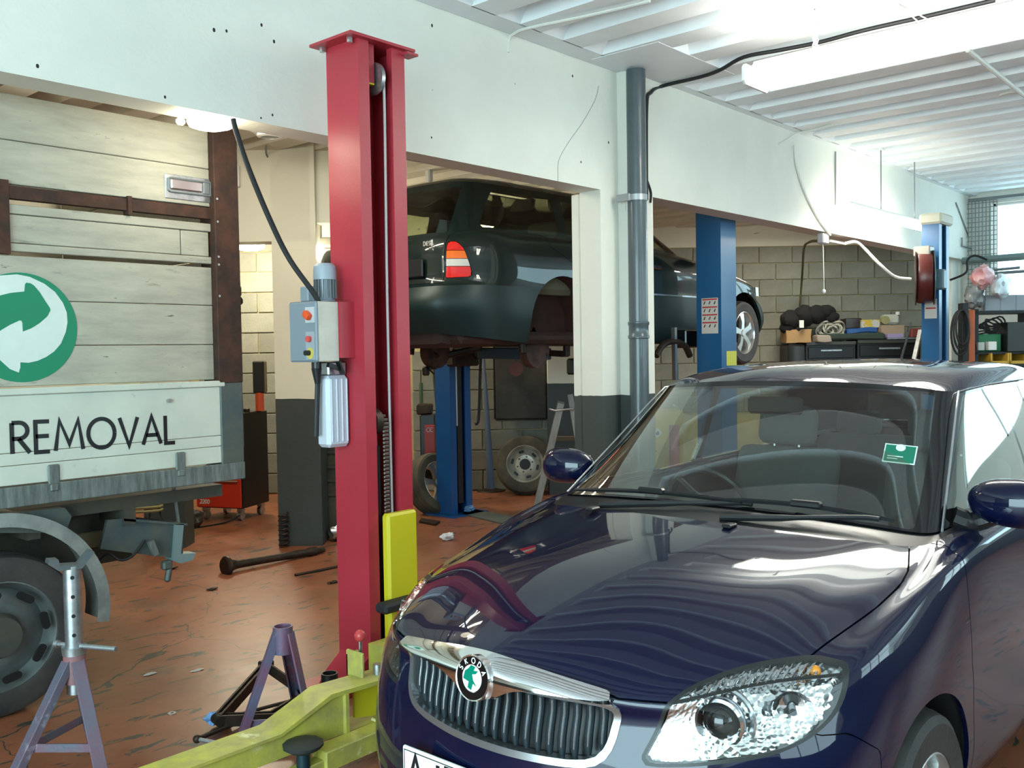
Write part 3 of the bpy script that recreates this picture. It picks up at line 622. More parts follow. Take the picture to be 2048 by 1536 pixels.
# headlamps
REFL = mat('lamp_reflector', (.8, .82, .83), .12, 1)
nt = REFL.node_tree; vo = nd(nt, 'ShaderNodeTexVoronoi', Scale=70); bp = nd(nt, 'ShaderNodeBump', Strength=.16, Distance=.02); tc = nd(nt, 'ShaderNodeTexCoord')
nt.links.new(tc.outputs['Object'], vo.inputs['Vector']); nt.links.new(vo.outputs[0], bp.inputs['Height']); nt.links.new(bp.outputs[0], nt.nodes['Principled BSDF'].inputs['Normal'])
LAMPTRIM = mat('lamp_bezel_grey', (.018, .02, .019), .4)
AMBER = mat('amber_plastic', (.7, .25, .02), .25)
for sgn in (1, -1):
    s, _ = cut(hl, -sgn*hl[0][:, 1])
    inn, rim = cut(s, f_hl(s)+.008)
    H = sheet('headlamp', rim, LAMPTRIM, car, .04, T=TH)
    sheet('lens', inn, LENS, H, 0, T=TH, off=.001)
    back = (inn[0].copy(), inn[1], inn[2])
    e = -np.clip(f_hl(inn)+.008, -.06, 0); back[0][:, 0] -= .012+e*1.1; back[0][:, 1] -= sgn*e*.45
    sheet('reflector', back, REFL, H, 0, T=TH)
    # divider between the indicator strip and the main lamps
    pts = []
    for t in np.linspace(0, 1, 9):
        y, z = .455+.265*t, .748+.035*t+.012*math.sin(t*3.1); pts.append(TL(sx(sgn*y, z)-.006, sgn*y, z))
    MB().tube(pts, .0045, 6).build('divider', LAMPTRIM, H)
    m_ = MB()
    for t in np.linspace(.05, .9, 16):
        y = .48+.22*t; zb = .757+.03*t; zt = .79+.018*min(1, t*2)
        m_.beam(TL(sx(sgn*y, zb)-.014, sgn*y, zb+.006), TL(sx(sgn*y, zt)-.014, sgn*y, zt), .005, .006, up=(0, 1, 0))
    m_.build('indicator_flutes', REFL, H)
    cy, cz = .535, .698; cx = sx(sgn*cy, cz)-.055; fwd = Vector((-1, -sgn*.25, 0)).normalized()
    o = TL(cx, sgn*cy, cz)
    MB().lathe([(.048, -.03), (.060, .0), (.057, .014), (.050, .018), (.046, .004), (.044, -.02)], o, fwd, 32).build('lamp_ring', CHROME, H)
    MB().lathe([(.075, -.03), (.079, -.012), (.074, -.008), (.064, -.02)], o, fwd, 32, 20, 300).build('lamp_ring', SATIN, H)
    MB().sphere(o-fwd*.012, .043, (1, 1, 1), 24).build('projector', BLACKGLOSS, H)
    cy, cz = .655, .715; o = TL(sx(sgn*cy, cz)-.05, sgn*cy, cz); fw2 = Vector((-1, -sgn*.55, 0)).normalized()
    MB().lathe([(.008, -.035), (.03, -.03), (.045, -.01), (.050, .01)], o, fw2, 28).build('main_beam_bowl', CHROME, H)
    MB().cyl(o-fw2*.03, o+fw2*.005, .009, seg=12).build('bulb', LAMPTRIM, H)
    o = TL(sx(sgn*.675, .79)-.022, sgn*.672, .79); MB().sphere(o, .013, (1, 1, 1.1), 14).build('indicator_bulb', AMBER, H)
# grille
gback = (gr[0]-np.array([.055, 0, 0]), gr[1], gr[2]); inn, rim = cut(gr, f_gr(gr)+.017)
G = sheet('grille_surround', rim, SATIN, car, .05, off=.004, T=TH); sheet('grille_backing', gback, BLACKPLASTIC, G, 0, T=TH)
for k in range(-10, 10):
    y = (k+.5)*.0325; zt = .742; zb = .588+max(0, abs(y)-.24)*.42
    if abs(y) > .335: continue
    m_ = MB(); P = []
    for t in np.linspace(0, 1, 7):
        z = zb+(zt-zb)*t; q = sx(y, z); P.append(TL(q-.014-.012*(2*t-1)**2, y, z))
    m_.tube(P, [.006]+[.0105]*5+[.006], 10); m_.build('grille_bar', GREYGRILLE, G)
    MB().tube([p+Vector((-.0092, -.004, 0)) for p in P[1:-1]], .0016, 5).build('grille_bar_edge', SATIN, G)
CT = smooth_poly([(-.352,.762),(-.30,.772),(-.18,.788),(-.08,.798),(0,.801),(.08,.798),(.18,.788),(.30,.772),(.352,.762),(.345,.749),(.236,.749),(.14,.746),(.085,.728),(.055,.708),(0,.700),(-.055,.708),(-.085,.728),(-.14,.746),(-.236,.749),(-.345,.749)], 3)
full_f = lambda s: np.maximum(sdf(s[0][:, 1:3], CT), .5-s[0][:, 0])
ct, _ = cut(low, full_f(low)); ct[0][:, 0] += np.clip(.805-ct[0][:, 2], 0, .1)*.45; tn = ct[1]+np.array([0, 0, .48]); ct = (ct[0], tn/np.linalg.norm(tn, axis=1, keepdims=True), ct[2])
sheet('chrome_grille_trim', ct, CHROME, car, .02, off=.007, T=TH)
# badge: chrome ring, black ring with lettering, white disc with a green winged arrow
BS = 1.2; bc = TL(sx(0, .752)+.033, 0, .752); bn = Vector((-1, 0, .12)).normalized(); bu = Vector((0, -1, 0)); bv = bu.cross(bn)*-1
if bv.z < 0: bv = -bv
B = MB().lathe([(a*BS, b) for a, b in ((.0, -.02), (.046, -.02), (.0475, .003), (.0455, .006), (.0435, .0045), (0, .004))], bc, bn, 40).build('badge', CHROME, car)
MB().lathe([(.0285*BS, .0046), (.0432*BS, .0046)], bc, bn, 40).build('badge_ring', BLACKGLOSS, B)
MB().lathe([(.0, .0047), (.027*BS, .0047)], bc, bn, 32).build('badge_field', mat('badge_white', (.8, .85, .83), .25), B)
BGREEN = mat('badge_green', (.0, .19, .12), .25)
def bpt(x, y, h=.0052): return bc+bu*x*BS+bv*y*BS+bn*h
m_ = MB(); W_ = [(-.024, -.004), (-.020, .012), (-.011, .018), (-.004, .026), (.008, .024), (.004, .016), (.016, .017), (.010, .010), (.0, .008), (.004, -.004), (.014, -.014), (.004, -.010), (.0, -.024), (-.010, -.020), (-.008, -.008)]
m_.prism([bpt(a, b) for a, b in W_], bn*.0006); m_.build('badge_emblem', BGREEN, B)
m_ = MB()
for i, ch in enumerate('SKODA'):
    a = math.radians(152-31*i); d = bu*math.cos(a)+bv*math.sin(a); t = bu*math.sin(a)-bv*math.cos(a)
    lettering(m_, ch, bc+bn*.0056+(d*.0305-t*.0032)*BS, t, d, .0105*BS, .0022*BS)
m_.build('badge_lettering', PLAIN, B)
# number plate
PLATE = mat('plate_white', (.85, .88, .86), .3)
P_ = MB().box(TL(.853, 0, .458), (.012, .525, .118), None, .004).build('number_plate', PLATE, car)
m_ = MB(); lettering(m_, 'AJ57', TL(.8605, -.238, .418), (0, -1, 0), (0, 0, 1), .082, .013, .28); m_.build('plate_lettering', BLACKPLASTIC, P_)
m_ = MB()
for (a, b, c_, d) in ((-.252, .252, .508, .5105), (-.252, .252, .4065, .409), (-.254, -.252, .4065, .5105), (.252, .254, .4065, .5105)): m_.bx(CX-.8602, CX-.8598, CY-b, CY-a, c_, d)
m_.build('plate_border', BLACKPLASTIC, P_)
# mirrors
for sgn in (1, -1):
    c = TL(-.60, sgn*.835, 1.073); M_ = MB()
    b = bmesh.new(); bmesh.ops.create_uvsphere(b, u_segments=28, v_segments=18, radius=1)
    for v in b.verts:
        x, y, z = v.co; k = abs(x)**.7*(1 if x > 0 else -1); v.co = Vector((x*.075 if x < 0 else x*.03, math.copysign(abs(y)**.8, y)*.115, math.copysign(abs(z)**.8, z)*(.072+.012*y*sgn*-1)))
    bmesh.ops.rotate(b, cent=(0, 0, 0), matrix=Matrix.Rotation(-sgn*.22, 3, 'Z'), verts=b.verts); bmesh.ops.translate(b, vec=c, verts=b.verts); M_.add(b)
    MR = M_.build('door_mirror', PAINT, car)
    MB().tube(spline([TL(-.56, sgn*.690, 1.02), TL(-.58, sgn*.73, 1.005), TL(-.60, sgn*.77, 1.015), TL(-.605, sgn*.80, 1.03)], 4), [.036]*5+[.03]*4+[.028]*4, 10).build('mirror_arm', BLACKPLASTIC, MR)
    g_ = MB(); g_.box(c+Vector((.027, 0, 0)), (.004, .165, .085), Matrix.Rotation(-sgn*.22, 3, 'Z'), .001); g_.build('mirror_glass', CHROME, MR)
# wipers
for pts in ([(-.15, -.35, 1.012), (-.20, -.12, 1.033), (-.275, .10, 1.045), (-.285, .16, 1.045)], [(-.15, .12, 1.018), (-.20, .30, 1.028), (-.29, .50, 1.038), (-.31, .56, 1.036)]):
    arm = MB().tube(spline([TL(*p) for p in pts], 5), [.011]*6+[.008]*10, 8).build('wiper_arm', BLACKPLASTIC, car)
for (a, b) in (((-.285, -.56, 1.032), (-.268, .13, 1.052)), ((-.268, .08, 1.056), (-.322, .60, 1.033))):
    p = [TL(a[0]+(b[0]-a[0])*t, a[1]+(b[1]-a[1])*t, a[2]+(b[2]-a[2])*t+.012*math.sin(t*math.pi)) for t in np.linspace(0, 1, 9)]
    W1 = MB().tube(p, [.005]+[.008]*7+[.005], 6).build('wiper_blade', BLACKPLASTIC, car)
    MB().box(p[4]+Vector((-.004, 0, .006)), (.03, .10, .022), None, .006).build('blade_clip', BLACKPLASTIC, W1)
for y in (-.33, .19):
    MB().box(TL(-.075-.03*abs(y), y, 1.0105), (.05, .03, .012), None, .004).build('washer_jet', BLACKPLASTIC, car)
# interior
I = MB(); I.bx(CX+.15, CX+2.9, CY-.72, CY+.72, .22, .27); I.build('cabin_floor', TRIM, car)
m_ = MB(); m_.prism([TL(-.33, -.64, .97), TL(-.36, -.64, .985), TL(-.62, -.64, .99), TL(-.80, -.64, .93), TL(-.80, -.64, .60), TL(-.33, -.64, .60)], (0, -1.28, 0)); m_.build('dashboard', TRIM, car)
for y in (-.35, .35):
    s_ = MB(); s_.box(TL(-1.25, y, .50), (.50, .50, .16), None, .05, 3); s_.box(TL(-1.56, y, .80), (.13, .48, .60), Matrix.Rotation(.28, 3, 'Y'), .05, 3); st = s_.build('front_seat', SEATM, car)
    h_ = MB(); h_.box(TL(-1.63, y, 1.19), (.10, .27, .18), Matrix.Rotation(.2, 3, 'Y'), .04, 3); h_.build('headrest', SEATM, st)
    for d in (-.06, .06): MB().cyl(TL(-1.60, y+d, 1.05), TL(-1.62, y+d, 1.14), .006, seg=8).build('headrest_post', STEEL, st)
s_ = MB(); s_.box(TL(-2.2, 0, .50), (.5, 1.2, .18), None, .05, 2); s_.box(TL(-2.47, 0, .80), (.13, 1.2, .58), Matrix.Rotation(.3, 3, 'Y'), .05, 2)
rs = s_.build('rear_seat', SEATM, car)
for y in (-.38, 0, .38): MB().box(TL(-2.55, y, 1.14), (.09, .24, .13), None, .035, 2).build('headrest', SEATM, rs)
sw = MB(); ax = Vector((1, 0, .45)).normalized(); cc = TL(-.93, -.36, .90); u, v, a = sw.frame(ax)
sw.tube([cc+(u*math.cos(t)+v*math.sin(t))*.18 for t in np.linspace(0, 2*math.pi, 28, endpoint=False)], .014, 8, True)
for t in (0, 2.1, 4.2): sw.beam(cc, cc+(u*math.cos(t)+v*math.sin(t))*.18, .03, .015)
sw.sphere(cc, .06, (1, 1, .8), 12); sw.build('steering_wheel', BLACKPLASTIC, car)
MB().box(TL(-.78, 0, 1.335), (.02, .22, .065), None, .01).build('rear_view_mirror', BLACKPLASTIC, car)
sk = (-0.5951, 0.5208, 1.1997); sp_ = Vector(sk)
STG = mat('sticker_green', (.01, .16, .09), .4); STW = mat('sticker_white', (.7, .78, .74), .4)
wn = Vector((.85, .12, .50)).normalized(); wu = Vector((0, 1, 0)); wu = (wu-wn*wu.dot(wn)).normalized(); wv = wn.cross(wu); wv = wv if wv.z > 0 else -wv
def dl(p): return TL(*p)
def sq(mb, w0, w1, h0, h1, off): mb.quad(*[dl(sp_+wu*x+wv*y+wn*off) for x, y in ((w0, h0), (w1, h0), (w1, h1), (w0, h1))])
m_ = MB(); sq(m_, -.05, .05, -.033, .033, .004); ST = m_.build('windscreen_sticker', STW, car); m_ = MB(); sq(m_, -.046, .046, -.029, .029, .0055); m_.build('sticker_field', STG, ST)
m_ = MB(); m_.prism([dl(sp_+wu*(.015*math.cos(t))+wv*(.021+.012*math.sin(t))+wn*.0065) for t in np.linspace(0, 6.28, 20, endpoint=False)], (0, 0, .0003)); sq(m_, -.036, .012, -.012, -.009, .0065); sq(m_, -.036, -.004, -.02, -.017, .0065); m_.build('sticker_print', STW, ST)
# aerial on the roof
ae = MB(); ae.lathe([(.03, 0), (.026, .012), (.012, .02), (0, .022)], TL(-2.1, 0, 1.468), (0, 0, 1), 16); ae.cyl(TL(-2.1, 0, 1.485), TL(-2.24, 0, 1.66), .006, .004, 8); ae.build('roof_aerial', BLACKPLASTIC, car)
# wheels
for x in (0, -2.45):
    for sgn in (1, -1):
        a = MB(); b = MB(); wheel(a, b, TL(x, sgn*.715, .298), (0, -sgn, 0), .298, .19, .19, 'alloy', 7); Wt = a.build('wheel', TYRE, car); b.build('alloy_rim', ALLOY, Wt)
    for sgn in (1, -1): arch_liner(lambda a, b, c: TL(a, b, c), x, sgn, .30, .36, .79, .53, DARK, car)
MB().tube([TL(-.275, .803, .78), TL(-.315, .803, .78)], .011, 8).build('side_repeater', LENS, car)
# ---------------------------------------------------------------- red lift post, its arms and control gear
RED = mat('red_lift_paint', (.44, .036, .055), .36, col2=(.39, .03, .045), scale=3, bump=.05)
YEL = mat('yellow_arm_paint', (.58, .55, .075), .5, col2=(.36, .32, .10), scale=7, amount=.45, bump=.15, stains=[((.03, .03, .025), 9, .66, .06), ((.70, .66, .34), 5, .62, .08)])
YEL2 = mat('yellow_cover_paint', (.62, .53, .02), .42)
BLUEGREY = mat('worn_blue_paint', (.10, .145, .19), .5, .2, col2=(.18, .105, .14), scale=6, amount=.45, bump=.2, stains=[((.33, .30, .36), 8, .60, .1)])
PURPLE = mat('worn_purple_paint', (.085, .125, .20), .5, .2, col2=(.21, .07, .12), scale=6, amount=.5, bump=.2, stains=[((.28, .25, .30), 9, .62, .1)])
BOXGREY = mat('control_box_grey', (.21, .25, .29), .45); CREAMBOX = mat('control_box_cream', (.60, .57, .49), .5, col2=(.5, .47, .4), scale=7)
TANKW = mat('translucent_white_plastic', (.56, .60, .68), .35)
L = thing('lift_post', 'tall red two-post lift column with yellow carriage beside the blue hatchback', 'lift post', (2.94, 3.49, 0))
px0, px1, py0, py1 = 2.80, 3.08, 3.374, 3.605
pr = [(px0, py1), (px0, py0), (2.862, py0), (2.862, py0+.035), (2.852, py0+.035), (2.852, py0+.014), (px0+.014, py0+.014), (px0+.014, py1-.014), (px1-.014, py1-.014), (px1-.014, py0+.014), (3.012, py0+.014), (3.012, py0+.035), (3.0, py0+.035), (3.0, py0), (px1, py0), (px1, py1)]
col = MB().prism([(x, y, .012) for x, y in pr], (0, 0, 2.965)).build('column', RED, L)
tp = MB(); tp.bx(2.735, 3.125, 3.345, 3.645, 2.977, 2.990); tp.bx(3.06, 3.13, 3.33, 3.40, 2.955, 2.966); tp.build('top_plate', RED, L)
for x, y in ((2.775, 3.40), (2.775, 3.60)): MB().cyl((x, y, 2.955), (x, y, 2.977), .014, seg=6).build('bolt', STEEL, L)
MB().bx(2.868, 2.915, 3.40, 3.46, 2.80, 2.976).build('stop_block', RED, L); MB().bx(2.868, 2.915, 3.40, 3.46, 2.792, 2.80).build('stop_pad', YEL2, L)
MB().cyl((2.925, 3.43, 2.83), (2.945, 3.43, 2.83), .075, seg=28).build('cable_pulley', GALV, L)
MB().tube(spline([(2.95, 3.45, 2.90), (2.957, 3.40, 2.87), (2.960, 3.385, 2.75), (2.957, 3.39, 1.8), (2.96, 3.39, .80)], 6), .0062, 6).build('lift_cable', mat('grey_cable', (.4, .37, .37), .5), L)
MB().cyl((2.885, 3.42, .2), (2.885, 3.42, 1.12), .028, seg=20).build('hydraulic_ram', BLACKPLASTIC, L)
MB().cyl((2.885, 3.42, 1.12), (2.885, 3.42, 1.20), .016, seg=14).build('ram_rod', CHROME, L)
MB().cyl((2.868, 3.43, 1.235), (2.905, 3.43, 1.235), .062, seg=28).build('chain_sheave', OILY, L)
first = None
for k in range(26):
    z = 1.26-k*.0178; y = 3.368+(.02*(1-k/2)**2 if k < 2 else 0)
    if first is None:
        b = MB(); b.box((0, 0, 0), (.034, .012, .0135), None, .003); first = b.build('chain_link', mat('greased_chain', (.16, .13, .11), .42, .7), L); o = first
    else: o = first.copy(); COL.objects.link(o); o.parent = L
    o.location = Vector((2.924, y+.015, z))-L.location
CG = MB().bx(2.872, 3.058, 3.318, 3.368, .12, .81, .012).build('carriage_cover', YEL2, L)
MB().bx(2.78, 3.0, 3.24, 3.32, .375, .42, .012).build('door_guard', DARK, CG)
MB().bx(2.74, 3.06, 2.98, 3.318, .115, .245).build('arm_carrier', YEL, L)
MB().prism([(2.80, 3.39, .012), (2.66, 3.39, .012), (2.70, 3.39, .07), (2.80, 3.39, .15)], (0, .2, 0)).build('gusset', RED, L)
MB().bx(2.58, 3.2, 3.37, 3.70, 0, .012).build('base_plate', RED, L)
# arms
ya, yb = 2.845, 2.955
sil = [(1.25, .10), (2.30, .10), (2.30, .268), (2.40, .27), (2.40, .285), (2.17, .295), (1.93, .205), (1.25, .205)]
m_ = MB(); m_.prism([(x, ya, z) for x, z in [(1.2, .115), (2.235, .115), (2.235, .272), (2.17, .275), (1.94, .20), (1.2, .20)]], (0, yb-ya, 0)); A1 = m_.build('lift_arm', YEL, L, label='long yellow arm with a tall gusset')
m_ = MB(); m_.prism([(x, ya-.012, z) for x, z in [(2.16, .287), (2.60, .268), (2.60, .252), (2.165, .270), (1.94, .197), (1.2, .197), (1.2, .208), (1.935, .208)]], (0, yb-ya+.024, 0)); m_.build('top_flange', YEL, A1)
MB().bx(2.22, 2.236, ya-.018, ya, .10, .27).build('stiffener', YEL, A1); MB().bx(2.236, 2.60, ya, yb, .10, .118).build('bottom_plate', YEL, A1)
m_ = MB(); m_.prism([(2.30, ya+.03, .255), (2.43, ya+.03, .25), (2.43, ya+.03, .14), (2.40, ya+.03, .125), (2.30, ya+.03, .145)], (0, .012, 0)); m_.build('lock_plate', YEL2, A1)
MB().cyl((2.44, 2.90, .268), (2.44, 2.90, .315), .019, seg=14).build('pivot_pin', GALV, A1)
lv = MB(); lv.bx(2.36, 2.375, 2.90, 3.0, .27, .375, .004); lv.bx(2.36, 2.42, 2.985, 3.0, .27, .36, .004); lv.build('lock_bracket', YEL, A1)
MB().cyl((2.395, 2.95, .30), (2.395, 2.95, .415), .007, seg=8).build('lock_rod', STEEL, A1)
MB().sphere((2.395, 2.95, .43), .024, seg=16).build('lock_knob', mat('red_knob', (.55, .06, .06), .3), A1)
b = MB(); b.beam((2.06, 2.785, .085), (2.62, 2.80, .085), .085, .075, bev=.004); A2 = b.build('lift_arm', YEL, L, label='short yellow arm with a black rubber pad')
b = MB(); b.beam((1.80, 2.775, .065), (2.10, 2.787, .068), .06, .05, bev=.004); b.build('extension', YEL, A2)
cl = MB()
for x in (2.36, 2.385): cl.tube([(x, 2.735, .035), (x, 2.735, .130), (x, 2.845, .130)], .006, 6)
o = cl.build('clamp_strap', mat('pale_yellow_paint', (.62, .6, .3), .5), A2); o['kind'] = 'stuff'
PD = MB(); PD.cyl((1.985, 2.775, .085), (1.985, 2.775, .16), .025, seg=18); PD = PD.build('pad_screw', mat('teal_steel', (.02, .05, .065), .4, .5), A2)
MB().lathe([(0, -.02), (.05, -.018), (.072, -.004), (.073, .006), (.066, .010), (0, .012)], (1.985, 2.775, .168), (0, 0, 1), 12).build('rubber_pad', mat('green_black_rubber', (.018, .024, .022), .6, bump=.2), A2)
# control box
K = thing('control_box', 'grey and cream lift control box with red switch on the red post', 'control box', (2.65, 3.5, 1.51))
MB().bx(2.606, 2.722, 3.455, 3.655, 1.52, 1.79, .004).build('box_body', CREAMBOX, K); MB().bx(2.594, 2.606, 3.453, 3.657, 1.518, 1.792, .008).build('front_plate', BOXGREY, K)
MB().bx(2.72, 2.802, 3.44, 3.60, 1.535, 1.79).build('bracket', RED, K)
pt = MB().bx(2.590, 2.594, 3.462, 3.528, 1.695, 1.765).build('switch_plate', mat('pale_plate', (.5, .52, .54), .4), K)
m_ = MB(); m_.box((2.578, 3.498, 1.728), (.028, .045, .032), Matrix.Rotation(.6, 3, 'X'), .008, 2); m_.build('rotary_switch', mat('red_switch', (.75, .09, .02), .35), K)
MB().bx(2.590, 2.594, 3.464, 3.528, 1.53, 1.655).build('button_plate', mat('grey_plate', (.33, .36, .4), .4), K)
MB().cyl((2.590, 3.496, 1.622), (2.574, 3.496, 1.622), .014, seg=16).build('red_button', mat('red_button_paint', (.65, .08, .07), .35), K)
MB().cyl((2.592, 3.496, 1.558), (2.5885, 3.496, 1.558), .026, seg=20).build('yellow_collar', mat('yellow_collar_paint', (.6, .5, .1), .4), K)
m_ = MB(); m_.cyl((2.59, 3.502, 1.560), (2.565, 3.502, 1.560), .012, seg=12); m_.build('key_switch', BLACKPLASTIC, K)
cg = MB(); cg.cyl((2.64, 3.52, 1.52), (2.64, 3.52, 1.49), .022, seg=14); cg.cyl((2.64, 3.52, 1.49), (2.645, 3.52, 1.42), .024, .013, 14); cg.tube([(2.645, 3.52, 1.43), (2.642, 3.525, 1.32), (2.638, 3.53, 1.18)], .012, 10); cg.build('cable_gland', BLACKPLASTIC, K)
m_ = MB(); m_.box((2.70, 3.47, 1.495), (.07, .02, .02), Matrix.Rotation(.3, 3, 'Y')); m_.box((2.728, 3.46, 1.49), (.008, .03, .06), Matrix.Rotation(-.4, 3, 'Y')); m_.build('release_lever', BLACKPLASTIC, K)
# power unit behind the box
U = thing('hydraulic_power_unit', 'grey motor above white oil tank behind the lift control box', 'power unit', (2.72, 3.62, 1.12))
MB().lathe([(0, 0), (.047, 0), (.047, .008), (.043, .01), (.043, .14), (.0, .14)], (2.722, 3.55, 1.795), (0, 0, 1), 24).build('motor', BOXGREY, U)
fi = MB()
for k in range(18):
    a = 2*math.pi*k/18; fi.beam((2.722+.045*math.cos(a), 3.55+.045*math.sin(a), 1.81), (2.722+.045*math.cos(a), 3.55+.045*math.sin(a), 1.90), .004, .016, up=(math.cos(a), math.sin(a), 0))
o = fi.build('cooling_fins', STEELGREY, U); o['kind'] = 'stuff'
MB().lathe([(.0, .075), (.038, .075), (.051, .062), (.054, .04), (.054, 0), (0, 0)], (2.722, 3.55, 1.895), (0, 0, 1), 20).build('fan_cover', mat('pale_blue_grey', (.33, .37, .42), .4), U)
MB().bx(2.63, 2.685, 3.56, 3.62, 1.793, 1.865, .006).build('terminal_box', BOXGREY, U)
MB().bx(2.69, 2.795, 3.50, 3.58, 1.455, 1.518, .006).build('pump_block', GALV, U)
t_ = MB(); t_.bx(2.672, 2.80, 3.485, 3.575, 1.125, 1.455, .016); t_.build('oil_tank', TANKW, U)
tr = MB()
for x in (2.695, 2.725, 2.755, 2.782): tr.bx(x-.004, x+.004, 3.481, 3.49, 1.15, 1.44, .002)
o = tr.build('tank_ribs', TANKW, U); o['kind'] = 'stuff'
# thick cable slung from the lamp to the box
tag(MB().tube(spline([(2.4203, 3.8000, 2.6217), (2.4278, 3.7900, 2.5675), (2.4552, 3.7400, 2.3981), (2.5008, 3.6500, 2.1596), (2.5389, 3.5600, 1.9761), (2.64, 3.50, 1.80), (2.655, 3.53, 1.74)], 6), .0125, 10).build('power_cable', CABLE), 'thick black cable sloping down from the beam to the control box', 'cable')

# ---------------------------------------------------------------- axle stands, scissor jack and scraps on the floor
def axle_stand(name, label, c, feet, m, collar, braces):
    s = thing(name, label, 'axle stand', (c[0], c[1], 0)); c = Vector((c[0], c[1], 0))
    MB().lathe([(.032, .34), (.040, .34), (.040, .45), (.034, .45), (.033, .40), (.032, .34)], c, (0, 0, 1), 24).build('collar', collar, s)
    top = c+Vector((0, 0, .405))
    for f in feet:
        f = Vector((f[0], f[1], .004)); d = (f-c); d.z = 0; d.normalize(); p = top+d*.035; n = d.cross(Vector((0, 0, 1)))
        b = MB(); b.beam(p+Vector((0, 0, .02)), f, .046, .008, up=d+Vector((0, 0, .3)), bev=.001); b.build('leg', m, s)
        b = MB(); b.beam(p+Vector((0, 0, .02))-n*.021-d*.014, f-n*.021-d*.014, .006, .026, up=d+Vector((0, 0, .3))); b.build('leg_flange', m, s)
    for i, j, h in braces:
        a = top+(Vector((*feet[i], 0))-top)*((.405-h)/.405); b2 = top+(Vector((*feet[j], 0))-top)*((.405-h)/.405)
        b = MB(); b.beam(a, b2, .006, .03); b.build('brace', m, s)
    return s
c1 = (1.5405, 3.5735, 1.5541); F1 = [(1.2581, 3.5567), (1.5021, 3.2612), (c1[0]+.16, c1[1]+.20)]
F1 = [tuple(f[:2]) for f in F1]
s1 = axle_stand('axle_stand', 'tall axle stand with raised galvanised tube near the truck wheel', c1, F1, BLUEGREY, mat('dull_red_paint', (.33, .10, .10), .5, col2=(.2, .13, .14), scale=8), [(0, 1, .15), (1, 2, .15), (0, 2, .15)])
tb = MB(); tb.cyl((c1[0], c1[1], .30), (c1[0], c1[1], .78), .0315, seg=24); T1 = tb.build('tube', GALV, s1)
for k in range(6):
    z = .74-.072*k; n = (-CFH*.9+CRH*.45).normalized(); p = Vector((c1[0], c1[1], z))+n*.0312; MB().cyl(p-n*.004, p+n*.0006, .0075, seg=12).build('hole', BLACKPLASTIC, T1)
b = MB(); b.lathe([(.0325, 0), (.043, 0), (.045, .03), (.0325, .03)], (c1[0], c1[1], .447), (0, 0, 1), 20); b.build('ring', GALV, s1)
p = Vector((c1[0], c1[1], .478)); d = (CRH*.96-CFH*.28).normalized(); b = MB(); b.cyl(p-d*.075, p+d*.185, .0095, seg=12); b.cyl(p-d*.085, p-d*.07, .015, seg=12); b.build('pin', GALV, s1)
b = MB(); d = (CRH*.8+CFH*.6); e = Vector((0, 0, 1)); b0 = Vector((c1[0], c1[1], .785)); n = d.cross(e).normalized()
sad = [(-.082, .03), (-.05, .028), (-.045, .005), (.02, .0), (.062, .045), (.075, .04), (.03, -.016), (-.05, -.014), (-.085, .015)]
b.prism([b0+d*x+e*z-n*.03 for x, z in sad], n*.06); b.build('saddle', mat('saddle_steel', (.09, .12, .14), .45, .5, col2=(.14, .13, .12), scale=14), s1)
c2 = (2.2402, 3.2512, 1.5567); F2 = [tuple(f[:2]) for f in ((2.0689, 3.3358), (2.2982, 3.1408), (2.4914, 3.5132))]
axle_stand('axle_stand', 'low axle stand without its tube, over the black scissor jack', c2, F2, PURPLE, PURPLE, [(0, 1, .07), (1, 2, .07)])
J = thing('scissor_jack', 'black scissor jack folded flat on the floor under the low axle stand', 'jack', (2.4189, 3.7004, 0.0000))
ja, jb, jt, jm = Vector((2.0682, 3.4718, 0.0600)), Vector((2.4723, 3.4041, 0.0600)), Vector((2.4621, 3.7113, 0.0500)), Vector((2.2702, 3.3847, 0.0200))
jt.z = .13; jm.z = .03
ou = (jb-ja).normalized().cross(Vector((0, 0, 1)))
for i, (p, q) in enumerate(((ja, jt), (jt, jb), (ja, jm), (jm, jb))):
    b = MB(); b.beam(p+ou*.018, q+ou*.018, .010, .046, up=(0, 0, 1)); b.beam(p-ou*.018, q-ou*.018, .010, .046, up=(0, 0, 1)); b.beam(p, q, .036, .008); b.build('jack_link', OILY, J)
MB().cyl(ja, jb, .008, seg=8).build('screw', OILY, J)
for p in (ja, jb): b = MB(); b.cyl(p-ou*.028, p+ou*.028, .021, seg=14); b.build('trunnion', OILY, J)
b = MB(); b.box(jt+Vector((0, 0, .012)), (.06, .05, .03), None, .006); b.build('saddle', OILY, J)
b = MB(); b.box(jm-Vector((0, 0, .02)), (.14, .07, .016), None, .004); b.build('foot', OILY, J)
h = [Vector((2.1342, 3.4523, 0.0300)), Vector((1.9487, 3.4305, 0.0300)), Vector((2.0154, 3.2468, 0.0250))]
b = MB(); b.cyl(h[0], h[1], .010, seg=10); b.sphere(h[1], .017, seg=12); b.build('crank', OILY, J); MB().cyl(h[1], h[2], .0085, seg=10).build('crank_handle', GALV, J)
RAG = mat('blue_rag', (.16, .33, .62), .9)
def crumple(name, label, cat, c, r, m, sc=(1, 1, .5), seed=1, amp=.5):
    b = bmesh.new(); bmesh.ops.create_icosphere(b, subdivisions=3, radius=1)
    for v in b.verts:
        n = noise.noise_vector(v.co*1.9+Vector((seed*5.3, seed, 0))); k = 1+amp*n.x+.25*noise.noise(v.co*5+Vector((seed, 0, 0))); v.co = Vector((v.co.x*sc[0], v.co.y*sc[1], v.co.z*sc[2]))*r*k
    lo = min(v.co.z for v in b.verts)
    for v in b.verts: v.co += Vector(c)-Vector((0, 0, lo))
    m_ = MB(); m_.add(b); return tag(m_.build(name, m, smooth=50), label, cat)
